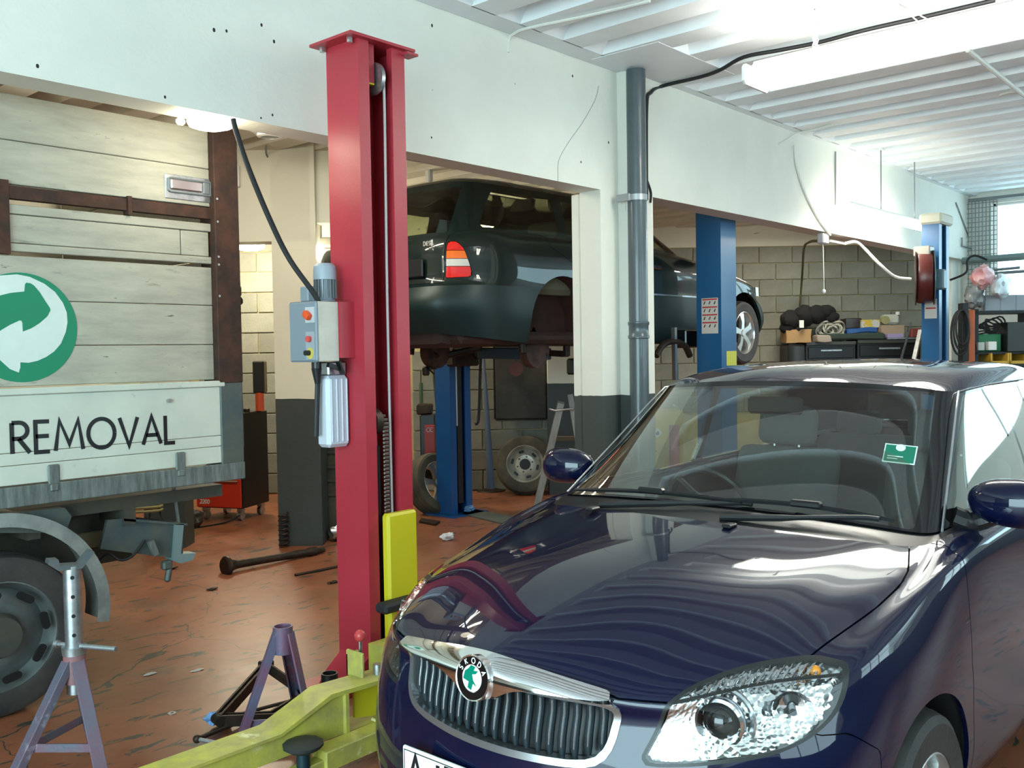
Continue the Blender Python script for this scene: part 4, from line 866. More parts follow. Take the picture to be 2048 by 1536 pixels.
crumple('cloth', 'crumpled pale blue cloth under the scissor jack', 'cloth', (2.1210, 3.5460, 0.0000), .042, RAG, (1.4, .9, .6), 3)
crumple('paper_scrap', 'white crumpled paper scrap on the floor behind the red post', 'paper', (5.4946, 5.6007, 0.0000), .05, mat('white_paper', (.7, .72, .74), .8), (1.2, .8, .6), 5, .7)
tag(MB().lathe([(.03, 0), (.036, 0), (.036, .165), (.030, .165), (.029, .01), (.03, 0)], (2.525, 3.325, 0), (0, 0, 1), 22).build('pipe_stub', BLACKPLASTIC), 'short black pipe standing on end beside the red post base', 'pipe')
b = MB(); p0 = Vector((3.6588, 6.0074, 0.0550)); p1 = Vector((4.4631, 6.0107, 0.0300)); d = (p1-p0).normalized()
b.lathe([(0, 0), (.060, 0), (.072, .012), (.072, .03), (.045, .055), (.034, .09), (.031, .12), (.028, .3), (.028, .72), (.034, .73), (.034, .80), (.025, .81), (.02, .88), (0, .88)], p0, d, 24)
DS = b.build('drive_shaft', OILY); tag(DS, 'oily flanged drive shaft lying on the red floor by the dark pillar', 'shaft')
b = MB(); b.tube([(3.9311, 5.5425, 0.0100), (4.1351, 5.5270, 0.0100), (4.3479, 5.5109, 0.0100)], .009, 8); tag(b.build('steel_rod', OILY), 'thin dark rod lying on the floor left of the red post', 'rod')
sp0 = Vector((4.5195, 6.4926, 0.0000))-CFH*.05; pts = [sp0+Vector((.038*math.cos(t), .038*math.sin(t), .008+.0062*t)) for t in np.linspace(0, 2*math.pi*7, 112)]
tag(MB().tube(pts, .0075, 7).build('coil_spring', mat('spring_steel', (.05, .035, .03), .45, .6)), 'rusty coil spring standing against the dark pillar', 'spring')
for q, lab in (((3.5046, 6.4467, 0.0000), 'small dark lump of dirt on the floor below the truck light'), ((3.3581, 5.6617, 0.0000), 'dark wood splinter on the floor in front of the drive shaft'), ((3.9654, 5.1652, 0.0000), 'small dark chip on the floor beside the red post')):
    crumple('debris', lab, 'debris', q, .022, OILY, (1.8, .6, .4), len(lab))
for q, lab in (((2.4350, 4.2640, 0.0000), 'pale flake of paint on the floor behind the tall axle stand'), ((2.2539, 4.3965, -0.0000), 'pale flake of paint nearest the truck wheel')):
    crumple('paint_flake', lab, 'debris', q, .02, mat('pale_flake', (.5, .48, .44), .8), (1.6, .7, .15), len(lab))
tag(MB().lathe([(.008, 0), (.018, 0), (.018, .003), (.008, .003), (.008, 0)], (2.0636, 3.8354, 0.0000), (0, 0, 1), 16).build('washer', GALV), 'steel washer lying on the floor left of the scissor jack', 'washer')
# ---------------------------------------------------------------- tipper truck at the left
BOARD = mat('dirty_cream_board', (.48, .45, .355), .5, col2=(.35, .33, .265), scale=3, amount=.4, bump=.1, stretch=(1, 1, 5), stains=[((.20, .19, .15), 2.4, .62, .12), ((.11, .105, .09), 6, .645, .05)])
WBOARD = mat('white_drop_side', (.60, .62, .53), .42, col2=(.52, .54, .46), scale=3, bump=.06, stains=[((.36, .36, .30), 3.2, .63, .1)])
GALVD = mat('dirty_galvanised_rail', (.22, .25, .235), .55, .4, col2=(.10, .115, .105), scale=6, stretch=(8, 1, 1), bump=.2)
CHASSIS = mat('chassis_grime', (.035, .04, .036), .7, col2=(.07, .06, .04), scale=5, bump=.3)
MUD = mat('mudguard_plastic', (.29, .30, .27), .5, col2=(.16, .17, .16), scale=6, amount=.4, bump=.1)
BLUESTEEL = mat('blue_grey_steel', (.065, .095, .10), .55, .3, col2=(.11, .12, .10), scale=8, bump=.1)
TP = 4.3400; XR = 2.7560; XP = 2.6175; XL = -1.2; XB = 1.6399
def tz(py, px=200): return py
T = thing('tipper_truck', 'dirty cream tipper truck with recycling sign and REMOVAL lettering at left', 'truck', (1.0, TP+.8, 0))
zt = [2.6949, 2.4955, 2.3052]
zr0, zr1 = 2.3006, 2.2449
zb = [2.2217, 2.0195]
zl = [2.0009, 1.8082, 1.6099, 1.4305]
for a, b in ((zt[0], zt[1]), (zt[1], zt[2])): MB().bx(XL, XP, TP, TP+.03, b+.003, a, .003).build('side_board', BOARD, T)
for a, b in zip(zl[:-1], zl[1:]): MB().bx(XL, XP, TP, TP+.03, b+.003, a, .003).build('side_board', BOARD, T)
h = (zb[0]-zb[1]); MB().bx(XB, XP, TP-.004, TP+.03, zb[0]-h*.2, zb[0], .003).build('side_board', BOARD, T); MB().bx(XB, XP, TP-.004, TP+.03, zb[1], zb[1]+h*.17, .003).build('side_board', BOARD, T)
xm = 2.4547; MB().bx(XB, xm-.004, TP, TP+.03, zb[1]+h*.17+.003, zb[0]-h*.2-.003, .003).build('side_board', BOARD, T); MB().bx(xm, XP-.012, TP, TP+.03, zb[1]+h*.17+.003, zb[0]-h*.2-.003, .003).build('side_board', BOARD, T)
MB().bx(XL, XB, TP, TP+.03, zb[1], zt[2], .003).build('side_board', BOARD, T)
MB().bx(XL, XP, TP-.012, TP+.03, zr1, zr0).build('side_rail', RUST, T); MB().bx(XB-.05, XB+.01, TP-.016, TP+.02, 2.0053, 2.3223).build('side_bracket', RUST, T)
MB().bx(2.1780, 2.1977, TP-.02, TP+.03, zr1-.02, zr0+.012).build('rail_clip', RUST, T)
MB().bx(XP, XR, TP-.045, TP+.10, 1.4149, 2.7153, .004).build('corner_post', RUST, T)
bl = MB()
for py in (398, 450, 530, 548, 620): q = Vector(((XP+.012), TP-.046, 2.3440-(py-398)*.0022)); bl.cyl(q, q+Vector((0, -.005, 0)), .006, seg=8)
o = bl.build('rivets', GALV, T); o['kind'] = 'stuff'
# tail of the body: end boards across the back
for k in range(6): MB().bx(XR-.06, XR-.03, TP+.1, TP+1.9, zl[3]+.03+k*.20, zl[3]+.222+k*.20, .003).build('end_board', BOARD, T)
for k in range(8): MB().bx(XL, XR-.06, TP+1.90, TP+1.93, zl[3]+k*.165, zl[3]+.162+k*.165, .003).build('far_side_board', BOARD, T)
# recessed catch
cx0, cx1 = 2.3741, XP; cz0, cz1 = 2.3269, 2.4457
LP = MB().bx(cx0, cx1, TP-.005, TP, cz0, cz1, .002).build('catch_plate', GALV, T)
xs_ = np.array([(.07, .16), (.10, .10), (1, .10), (1, .9), (.12, .9), (.07, .84)]); mm = MB(); mm.tube([(cx0+(cx1-cx0)*a, TP-.008, cz0+(cz1-cz0)*(b*.7+.22)) for a, b in xs_], .006, 6, True); mm.build('catch_rim', STEELGREY, LP)
MB().bx(cx0+.028, cx1-.045, TP-.016, TP-.004, cz0+.045, cz1-.022, .006).build('catch_handle', STEEL, LP); MB().bx(cx1-.04, cx1-.005, TP-.012, TP-.003, cz0+.04, cz1-.02, .003).build('catch_hinge', STEELGREY, LP)
# drop side with lettering
dz1, dz0 = 1.3979, 1.0105; xe = 2.6249
hz = dz1-dz0
for a, b in ((0, .22), (.22, .36), (.36, 1)): MB().bx(XL, xe, TP-.035, TP-.005, dz0+hz*a+.0012, dz0+hz*b-.0012, .002).build('drop_side_board', WBOARD, T)
MB().bx(XL, 2.6503, TP-.045, TP, dz1, dz1+.03, .004).build('drop_side_cap', WBOARD, T)
MB().bx(xe, XR, TP-.04, TP+.1, dz0-.01, dz1+.035, .006).build('corner_casting', BLUESTEEL, T)
b = MB(); b.bx(XR-.02, XR+.03, TP+.0, TP+.16, dz0+.06, dz1+.03, .01); jitter(b, .012, 20); b.build('rubber_flap', CHASSIS, T)
MB().cyl((2.3428, 4.3400, 1.3402), Vector((2.3428, 4.3400, 1.3402))+Vector((0, -.05, 0)), .010, seg=12).build('stud', STEEL, T)
lx0, lz0 = 1.6203, 1.1466
lx1, lz1 = 2.3718, 1.1342
m_ = MB(); hcap = 1.2668-1.1336
gap_ = .2; tw = sum(GL[c][0] for c in 'REMOVAL'); gap_ = ((lx1-lx0)/hcap-tw)/6
lettering(m_, 'REMOVAL', (lx0, TP-.0365, lz0), (lx1-lx0, 0, lz1-lz0), (0, 0, 1), hcap, hcap*.14, gap_); m_.build('removal_lettering', BLACKPLASTIC, T)
for px in (100, 353):
    q = Vector(((1.7890 if px == 100 else 2.3966), TP, dz0)); b = MB(); b.bx(q.x-.026, q.x+.026, TP-.045, TP-.033, dz0-.03, dz0+.075, .006); b.bx(q.x-.02, q.x+.02, TP-.05, TP-.04, dz0-.045, dz0-.01, .006); b.build('hinge', GALVD, T)
MB().bx(XL, XR, TP-.045, TP+.12, dz0-.095, dz0-.006, .004).build('bed_rail', GALVD, T)
# recycling roundel: three thin painted layers
SGREEN = mat('sign_green', (.0, .20, .095), .4); SWHITE = mat('sign_white', (.66, .74, .68), .42, col2=(.58, .65, .6), scale=5)
def flat(mb, pts, y): mb.prism([(p[0], y, p[2]) for p in pts], (0, .0008, 0))
cc = Vector((1.6908, 4.3400, 1.6905)); rr = .2385
m_ = MB(); flat(m_, [(cc.x+rr*math.cos(t), 0, cc.z+rr*math.sin(t)) for t in np.linspace(0, 2*math.pi, 56, endpoint=False)], TP-.0022); SG_ = m_.build('roundel', SGREEN, T)
wp = [(1.3908, 4.3400, 1.7256), (1.4384, 4.3400, 1.8396), (1.5227, 4.3400, 1.8981), (1.6081, 4.3400, 1.9117), (1.6758, 4.3400, 1.9201), (1.7283, 4.3400, 1.9121), (1.7896, 4.3400, 1.8849), (1.8350, 4.3400, 1.8499), (1.8678, 4.3400, 1.8030), (1.8837, 4.3400, 1.7596), (1.8858, 4.3400, 1.7157), (1.8766, 4.3400, 1.6717), (1.8533, 4.3400, 1.6191), (1.8223, 4.3400, 1.5844), (1.7877, 4.3400, 1.5610), (1.7496, 4.3400, 1.5443), (1.7122, 4.3400, 1.5365), (1.6777, 4.3400, 1.5392), (1.6770, 4.3400, 1.5180), (1.6702, 4.3400, 1.4948), (1.6346, 4.3400, 1.5106), (1.5963, 4.3400, 1.5492), (1.5741, 4.3400, 1.5870), (1.4966, 4.3400, 1.5632), (1.4347, 4.3400, 1.6128)]
m_ = MB(); flat(m_, wp, TP-.0034); m_.build('roundel_white', SWHITE, SG_)
gp = [(1.5068, 4.3400, 1.7602), (1.5580, 4.3400, 1.8068), (1.6053, 4.3400, 1.8270), (1.6452, 4.3400, 1.8388), (1.7038, 4.3400, 1.8473), (1.7077, 4.3400, 1.8793), (1.7132, 4.3400, 1.8859), (1.7315, 4.3400, 1.8837), (1.7456, 4.3400, 1.8745), (1.7676, 4.3400, 1.8475), (1.7954, 4.3400, 1.8010), (1.8106, 4.3400, 1.7776), (1.8120, 4.3400, 1.7668), (1.7976, 4.3400, 1.7405), (1.7632, 4.3400, 1.7099), (1.7294, 4.3400, 1.6881), (1.6921, 4.3400, 1.6729), (1.6913, 4.3400, 1.7111), (1.6875, 4.3400, 1.7196), (1.6795, 4.3400, 1.7207), (1.6408, 4.3400, 1.7021), (1.6004, 4.3400, 1.6766), (1.5682, 4.3400, 1.6453), (1.5360, 4.3400, 1.6040)]
m_ = MB(); flat(m_, gp, TP-.0046); m_.build('roundel_arrow', SGREEN, SG_)
# chassis, wheel, mudguard
MB().bx(XL, 2.35, TP+.38, TP+.46, .62, .80).build('chassis_rail', CHASSIS, T); MB().bx(XL, 2.35, TP+1.2, TP+1.28, .62, .80).build('chassis_rail', CHASSIS, T)
MB().bx(XL, XR-.05, TP+.1, TP+1.85, .82, .88).build('bed_floor', CHASSIS, T)
for x in (.2, 1.0, 1.75, 2.2): MB().bx(x-.03, x+.03, TP+.1, TP+1.85, .74, .82).build('cross_member', CHASSIS, T)
wx = 1.6462-.03; WR = .355
wx = 1.5658; wz = WR
a = MB(); b = MB(); wheel(a, b, (wx, TP+.1, WR), (0, -1, 0), WR, .20, .235, 'steel'); 
TW = a.build('wheel', TYRE, T); b.build('steel_rim', mat('dull_steel_rim', (.17, .19, .185), .42, .5, col2=(.11, .12, .115), scale=6), TW)
hb_ = MB(); hb_.cyl((wx, TP+.04, WR), (wx, TP+.0, WR), .10, .085, 24); hb_.build('hub', CHASSIS, TW)
for k in range(8):
    t = 2*math.pi*k/8+.2; p = Vector((wx+.185*math.cos(t), TP-.0, WR+.185*math.sin(t))); e_ = Vector((-math.sin(t), 0, math.cos(t))); r_ = Vector((math.cos(t), 0, math.sin(t)))
    b = MB(); pts = [p+r_*.017*math.cos(s)+e_*(.033 if abs(math.sin(s)) > .3 else 0)*(1 if math.sin(s) > 0 else -1)*.7+e_*.017*math.sin(s)+Vector((0, .036, 0)) for s in np.linspace(0, 2*math.pi, 16, endpoint=False)]
    b.prism([q+Vector((0, -.040+.036*0, 0)) for q in pts], (0, .012, 0)); b.build('vent_hole', BLACKPLASTIC, TW)
MG = MB(); R0, R1 = .425, .485; cz = WR+.055; W0, W1 = TP-.01, TP+.22; prev = None; n = 26
angs = [math.radians(150-160*k/n) for k in range(n+1)]
def mgp(t, r, y): return Vector((wx-.02+r*math.cos(t)*1.02, y, cz+r*math.sin(t)))
for k in range(n):
    a, b = angs[k], angs[k+1]
    MG.quad(mgp(a, R1, W0), mgp(b, R1, W0), mgp(b, R1, W1), mgp(a, R1, W1)); MG.quad(mgp(a, R0+.0, W0-.012), mgp(b, R0+.0, W0-.012), mgp(b, R1, W0), mgp(a, R1, W0)); MG.quad(mgp(a, R1-.012, W0+.004), mgp(b, R1-.012, W0+.004), mgp(b, R1-.012, W1), mgp(a, R1-.012, W1)); MG.quad(mgp(a, R0, W0-.012), mgp(b, R0, W0-.012), mgp(b, R0+.004, W0+.004), mgp(a, R0+.004, W0+.004)); MG.quad(mgp(a, R0+.004, W0+.004), mgp(b, R0+.004, W0+.004), mgp(b, R1-.012, W0+.004), mgp(a, R1-.012, W0+.004))
MG.build('mudguard', MUD, T)
b = MB(); b.prism([(wx-.1, TP+.04, .885), (wx+.30, TP+.04, .875), (wx+.33, TP+.04, .83), (wx+.30, TP+.04, .76), (wx-.1, TP+.04, .82)], (0, .1, 0)); b.build('mudguard_bracket', BLUESTEEL, T)
m_ = MB(); m_.bx(wx-.2, wx+.2, TP+.2, TP+1.5, .28, .42, .03); m_.build('rear_axle', CHASSIS, T)
# rear under-run bar and hanging lamp bracket
xa = 2.1381; xb = 2.4749
pl = [(2.1979, 4.4600, 0.7719), (2.4891, 4.4600, 0.7048), (2.4832, 4.4600, 0.5106), (2.4263, 4.4600, 0.5359), (2.0582, 4.4600, 0.6433), (2.0987, 4.4600, 0.7764)]
b = MB(); b.prism(pl, (0, .02, 0)); UB = b.build('rear_bracket', BLUESTEEL, T)
b = MB(); b.prism([(2.4396, 4.4400, 0.7091), (2.4833, 4.4400, 0.7027), (2.4622, 4.4400, 0.5528), (2.5454, 4.4400, 0.5437), (2.5275, 4.4400, 0.5106), (2.4607, 4.4400, 0.5045), (2.4177, 4.4400, 0.5249)], (0, .08, 0)); b.build('bracket_end', mat('pale_blue_steel', (.20, .28, .28), .5, .3), UB)
b = MB(); b.prism([(2.1705, 4.4400, 0.7754), (2.5026, 4.4400, 0.7024), (2.5023, 4.4400, 0.6922), (2.1701, 4.4400, 0.7633)], (0, .16, 0)); b.build('bracket_flange', BLUESTEEL, UB)
b = MB(); b.beam((2.2940, 4.4300, 0.6474), (2.3230, 4.4300, 0.5729), .02, .03); b.build('bracket_strut', GALVD, UB)
b = MB(); q = Vector((2.3930, 4.4600, 0.5063)); b.box(q, (.05, .04, .045), None, .008); b.box(q+Vector((.008, 0, -.05)), (.03, .03, .075), Matrix.Rotation(.2, 3, 'Y'), .01); b.build('spring_shackle', BLUESTEEL, UB)
b = MB(); b.beam((2.4442, 4.4700, 0.9420), (2.4830, 4.4700, 0.5916), .012, .012); b.build('hanger_rod', GALVD, UB)
xw = MB(); xw.bx(.9, 2.3347, TP+.36, TP+.38, .52, .80); xw.build('side_skirt', CHASSIS, T)
b = MB(); b.sphere((2.1813, 4.8400, 0.5567), .075, (1, .8, .9), 14); b.build('spring_mount', CHASSIS, T)
MB().box((2.1062, 4.6800, 0.6524), (.13, .03, .08), None, .006).build('dirty_plate', mat('muddy_plate', (.20, .18, .11), .7), T)
MB().tube(spline([(2.0558, 4.5400, 0.5438), (2.1077, 4.4900, 0.6069), (2.1541, 4.4600, 0.5737), (2.2074, 4.4400, 0.5866), (2.2735, 4.4400, 0.6544)], 6), .006, 6).build('brake_hose', CABLE, T)
# ---------------------------------------------------------------- dark green estate car raised on the rear-bay lift
GREEN = mat('dark_green_paint', (.004, .012, .0115), .4, .1, coat=.9, spec=.15)
GREENLOW = mat('dull_green_cladding', (.008, .021, .021), .42, .2)
DGLASS = glass_mat('dark_car_glass', (.62, .66, .52), 1.52, 1.2)
REDL = mat('red_lens', (.62, .015, .012), .18, coat=.6); ORL = mat('amber_lens', (.75, .14, .01), .18, coat=.6); WHL = mat('white_lens', (.55, .53, .48), .2, coat=.5)
UNDER = mat('brown_underbody', (.03, .019, .016), .8, col2=(.07, .024, .018), scale=4, bump=.3)
EW = [
 [(3.55,0,.30),(3.53,.25,.30),(3.48,.5,.30),(3.40,.68,.30),(3.28,.78,.30),(3.12,.83,.30),(2.87,.85,.28),(2.0,.855,.26),(1.0,.855,.26),(.2,.855,.26),(-.5,.845,.28),(-.95,.80,.32),(-1.10,.66,.34),(-1.15,.35,.35),(-1.16,0,.35)],
 [(3.70,0,.44),(3.68,.25,.44),(3.62,.5,.44),(3.52,.70,.44),(3.37,.81,.44),(3.15,.865,.44),(2.87,.88,.44),(2.0,.885,.42),(1.0,.885,.42),(.2,.885,.42),(-.5,.875,.44),(-1.0,.825,.46),(-1.17,.68,.47),(-1.22,.35,.48),(-1.23,0,.48)],
 [(3.72,0,.56),(3.70,.25,.56),(3.64,.5,.56),(3.53,.70,.56),(3.38,.815,.56),(3.15,.87,.56),(2.87,.885,.56),(2.0,.89,.56),(1.0,.89,.56),(.2,.89,.56),(-.5,.88,.56),(-1.02,.835,.57),(-1.19,.69,.57),(-1.24,.35,.57),(-1.25,0,.57)],
 [(3.66,0,.66),(3.64,.25,.66),(3.58,.5,.66),(3.47,.69,.66),(3.33,.80,.66),(3.12,.865,.67),(2.87,.88,.68),(2.0,.885,.68),(1.0,.885,.68),(.2,.885,.68),(-.5,.875,.68),(-1.0,.825,.675),(-1.16,.68,.67),(-1.21,.35,.665),(-1.22,0,.665)],
 [(3.52,0,.72),(3.51,.25,.72),(3.47,.5,.72),(3.39,.67,.72),(3.27,.785,.72),(3.10,.855,.73),(2.87,.875,.74),(2.0,.88,.74),(1.0,.88,.74),(.2,.88,.74),(-.5,.87,.74),(-.97,.815,.73),(-1.12,.68,.72),(-1.165,.35,.72),(-1.17,0,.72)],
 [(3.46,0,.84),(3.45,.25,.84),(3.42,.5,.835),(3.34,.66,.83),(3.22,.775,.83),(3.07,.84,.84),(2.87,.865,.86),(2.0,.875,.88),(1.0,.875,.89),(.2,.875,.90),(-.5,.865,.90),(-.96,.81,.90),(-1.11,.675,.90),(-1.155,.35,.90),(-1.16,0,.90)],
 [(3.30,0,.90),(3.29,.25,.90),(3.26,.5,.885),(3.18,.64,.88),(3.08,.74,.875),(2.95,.80,.88),(2.75,.83,.91),(2.0,.85,.97),(1.0,.85,1.0),(.2,.845,1.01),(-.5,.835,1.01),(-.95,.79,1.0),(-1.09,.665,.99),(-1.135,.35,.985),(-1.14,0,.985)],
 [(2.05,0,1.05),(2.04,.25,1.05),(2.0,.5,1.04),(1.95,.62,1.03),(1.92,.69,1.03),(1.90,.74,1.03),(1.86,.77,1.04),(1.6,.80,1.055),(1.0,.805,1.065),(.2,.80,1.075),(-.5,.79,1.075),(-.90,.75,1.06),(-1.06,.63,1.02),(-1.10,.33,1.015),(-1.11,0,1.015)],
 [(1.68,0,1.25),(1.67,.25,1.25),(1.63,.48,1.24),(1.59,.59,1.235),(1.56,.645,1.23),(1.53,.685,1.23),(1.49,.705,1.23),(1.35,.735,1.235),(.9,.74,1.24),(.2,.735,1.245),(-.35,.725,1.245),(-.74,.69,1.24),(-.91,.59,1.24),(-.96,.3,1.24),(-.965,0,1.24)],
 [(1.35,0,1.450),(1.345,.25,1.448),(1.31,.45,1.440),(1.27,.54,1.430),(1.24,.585,1.425),(1.20,.62,1.423),(1.15,.64,1.423),(1.05,.66,1.430),(.7,.67,1.440),(.1,.665,1.442),(-.3,.66,1.440),(-.58,.635,1.440),(-.74,.55,1.450),(-.79,.28,1.460),(-.80,0,1.460)],
 [(1.15,0,1.500),(1.14,.22,1.498),(1.11,.39,1.493),(1.08,.46,1.488),(1.05,.50,1.485),(1.01,.53,1.485),(.96,.545,1.485),(.86,.56,1.490),(.6,.57,1.497),(.1,.565,1.500),(-.2,.56,1.498),(-.46,.54,1.497),(-.62,.46,1.500),(-.67,.24,1.507),(-.68,0,1.507)],
 [(.6,0,1.535),(.6,.03,1.535),(.59,.04,1.535),(.58,.05,1.535),(.56,.05,1.535),(.5,.05,1.535),(.45,.05,1.535),(.4,.05,1.535),(.3,.05,1.535),(.1,.05,1.535),(0,.05,1.535),(-.1,.05,1.535),(-.15,.04,1.535),(-.2,.03,1.535),(-.2,0,1.535)]]
WX, WYc, WZ = 5.712, 5.38, 1.34
TW_ = lambda v: (WX+v[0], WYc+v[1], WZ+v[2])
def W(x, y, z): return Vector((WX+x, WYc-y, WZ+z))
wag = thing('estate_car', 'dark green estate car raised high on the rear bay lift', 'car', (WX+1.2, WYc, WZ))
# front-rear order runs the other way round this car, so mirror the flank order to keep outward normals
ws4 = car_sheets(EW, [(0, 3), (3, 7), (7, 9), (9, 11)], .03, .03)
ws4 = [(a, b if 1 else b, t) for a, b, t in ws4]
bmp, side, wgl, wroof = ws4
f_wa = lambda s: np.maximum(np.minimum(np.hypot(s[0][:, 0]-2.87, s[0][:, 2]-.36)-.40, np.maximum(np.hypot(s[0][:, 0], s[0][:, 2]-.38)-.40, 0*s[0][:, 0]-1)), .55-np.abs(s[0][:, 1]))
_, bmp = cut(bmp, f_wa(bmp)); _, side = cut(side, f_wa(side))
# tail lamp panel
TLP = np.array([(-1.2, .72), (-.958, .735), (-.965, .80), (-1.0, .93), (-1.03, .975), (-1.2, .99)])
f_tl = lambda s: np.maximum(np.maximum(sdf(s[0][:, [0, 2]], TLP), .705-np.abs(s[0][:, 1])), s[0][:, 0]+.9)
tl, side = cut(side, f_tl(side)); _, side = cut(side, f_tl(side)-.003)
# tailgate, door gaps
f_tg = lambda s: np.maximum(np.maximum(np.abs(s[0][:, 1])-.695, s[0][:, 0]+.95), .69-s[0][:, 2])
tg, side = cut(side, f_tg(side)+.002); _, side = cut(side, f_tg(side)-.002)
RDW = np.array([(-.13, 1.2), (-.12, 1.0), (.28, .80), (.42, .55), (.44, .3), (.98, .3), (.98, 1.2)]); FDW = np.array([(.987, 1.2), (.987, .3), (2.1, .3), (2.1, .8), (2.02, 1.2)])
for nm, poly in (('rear_door', RDW), ('front_door', FDW)):
    f_ = lambda s: np.maximum(sdf(s[0][:, [0, 2]], poly), .5-np.abs(s[0][:, 1]))
    d, side = cut(side, f_(side)+.002); _, side = cut(side, f_(side)-.002)
    for sg in (1, -1):
        q, _ = cut(d, -sg*d[0][:, 1]); sheet(nm, q, GREEN, wag, .02, T=TW_)
fs, rs_ = cut(side, 1.4-side[0][:, 0]); sheet('front_body', fs, GREEN, wag, .02, T=TW_); sheet('rear_body', rs_, GREEN, wag, .02, T=TW_); sheet('tailgate', tg, GREEN, wag, .015, T=TW_); sheet('bumper_and_sill', bmp, GREENLOW, wag, .03, T=TW_); sheet('roof', wroof, GREEN, wag, .01, T=TW_)
_, ins = cut(ws4[1], f_wa(ws4[1])); sheet('inner_shell', ins, DARK, wag, 0, off=-.03, T=TW_)  # black lining as in the hatchback, so panel gaps look dark
for sg in (1, -1):
    q, _ = cut(tl, -sg*tl[0][:, 1]); prev = q
    for (z0, z1, m) in ((.70, .805, REDL), (.805, .858, WHL), (.858, .915, ORL), (.915, 1.0, REDL)):
        a, _ = cut(q, np.maximum(z0+.002-q[0][:, 2], q[0][:, 2]-z1+.002)); sheet('tail_lamp_lens', a, m, wag, .02, T=TW_)
# glass
rg = lambda s: np.maximum(np.maximum(np.abs(s[0][:, 1])-(.66-(s[0][:, 2]-1.03)*.26), s[0][:, 0]+.72), np.maximum(1.05-s[0][:, 2], s[0][:, 2]-1.405))
ws_ = lambda s: np.maximum(np.maximum(np.abs(s[0][:, 1])-(.68-(s[0][:, 2]-1.05)*.34), 1.2-s[0][:, 0]), np.maximum(1.06-s[0][:, 2], s[0][:, 2]-1.40))
def sidef(poly): return lambda s: np.maximum(sdf(s[0][:, [0, 2]], poly), .45-np.abs(s[0][:, 1]))
QG = smooth_poly([(-.80, 1.10), (-.74, 1.19), (-.585, 1.375), (-.52, 1.392), (.0, 1.393), (.08, 1.38), (.04, 1.10), (-.2, 1.092), (-.7, 1.095)], 3)
RG = np.array([(.16, 1.10), (.20, 1.393), (.92, 1.393), (.95, 1.10)]); FG = np.array([(1.05, 1.10), (1.03, 1.39), (1.16, 1.38), (1.48, 1.20), (1.72, 1.07), (1.6, 1.075)])
a, cabw = cut(wgl, rg(wgl)); sheet('rear_window', a, DGLASS, wag, .004, T=TW_)
a, cabw = cut(cabw, ws_(cabw)); sheet('windscreen', a, DGLASS, wag, .004, T=TW_)
for poly in (QG, RG, FG):
    a, cabw = cut(cabw, sidef(poly)(cabw))
    for sg in (1, -1):
        q, _ = cut(a, -sg*a[0][:, 1]); sheet('side_window', q, DGLASS, wag, .004, T=TW_)
sheet('window_pillars', cabw, GREEN, wag, .012, T=TW_)
# load cover, seats, things lying at the rear glass
MB().box(W(.2, 0, .80), (2.4, 1.45, .30), None, .04).build('cabin_trim', mat('tan_trim', (.17, .165, .115), .8), wag)
for y in (-.36, .36):
    b = MB(); b.box(W(.55, y, 1.05), (.14, .5, .5), Matrix.Rotation(-.2, 3, 'Y'), .05, 2); b.build('seat_back', TRIM, wag)
# number plate, handle, lettering
MB().bx(WX-1.185, WX-1.165, WYc-.56, WYc+.56, WZ+.735, WZ+.865, .01).build('plate_recess', BLACKPLASTIC, wag)
m_ = MB(); lettering(m_, 'DIESEL', W(-1.172, .565, .952), (0, -1, 0), (0, 0, 1), .026, .006, .28); m_.build('tailgate_lettering', mat('silver_letters', (.7, .7, .68), .25, .6), wag)
MB().bx(WX+.42, WX+2.46, WYc-.890, WYc-.884, WZ+.675, WZ+.69).build('side_strip', SATIN, wag)
MB().tube([W(2.0, .86, 1.02), W(2.05, .93, 1.04)], .02, 8).build('mirror_stalk', BLACKPLASTIC, wag)
b = MB(); b.box(W(2.02, .95, 1.09), (.13, .20, .13), None, .04, 3); b.build('door_mirror', BLACKPLASTIC, wag)
MB().bx(WX+1.15, WX+1.33, WYc-.905, WYc-.88, WZ+.90, WZ+.93, .008).build('door_handle', BLACKGLOSS, wag)
# running gear seen from below
u = MB(); u.bx(WX-1.0, WX+3.3, WYc-.74, WYc+.74, WZ+.27, WZ+.36, .03); u.build('floor_pan', UNDER, wag)
u = MB(); u.box(W(-.75, .1, .37), (.7, 1.1, .24), None, .08, 2); u.build('fuel_tank_and_silencer', UNDER, wag)
for sg in (1, -1):
    arch_liner(W, 0, sg, .38, .41, .85, .56, UNDER, wag)
    MB().cyl(W(0, sg*.52, .22), W(0, sg*.60, .22), .14, seg=24).build('brake_disc', mat('rusty_disc', (.13, .06, .045), .6, .5, col2=(.05, .03, .025), scale=10), wag)
    MB().tube([W(-.1, sg*.5, .20), W(.1, sg*.58, .18), W(.3, sg*.3, .25)], .03, 8).build('suspension_arm', OILY, wag)
    MB().cyl(W(-.22, sg*.63, .20), W(-.2, sg*.60, .50), .03, seg=12).build('damper', OILY, wag)
    a = MB(); b = MB(); wheel(a, b, W(2.87, sg*.78, .36), (0, -sg, 0), .315, .20, .205, 'alloy', 5); w_ = a.build('wheel', TYRE, wag); b.build('alloy_rim', mat('silver_alloy', (.7, .7, .68), .25, .8), w_)
b = MB(); b.prism([W(3.30, .805, .74), W(3.36, .70, .74), W(3.36, .70, .83), W(3.30, .80, .83)], (-.06, 0, 0)); b.build('front_lamp', WHL, wag)
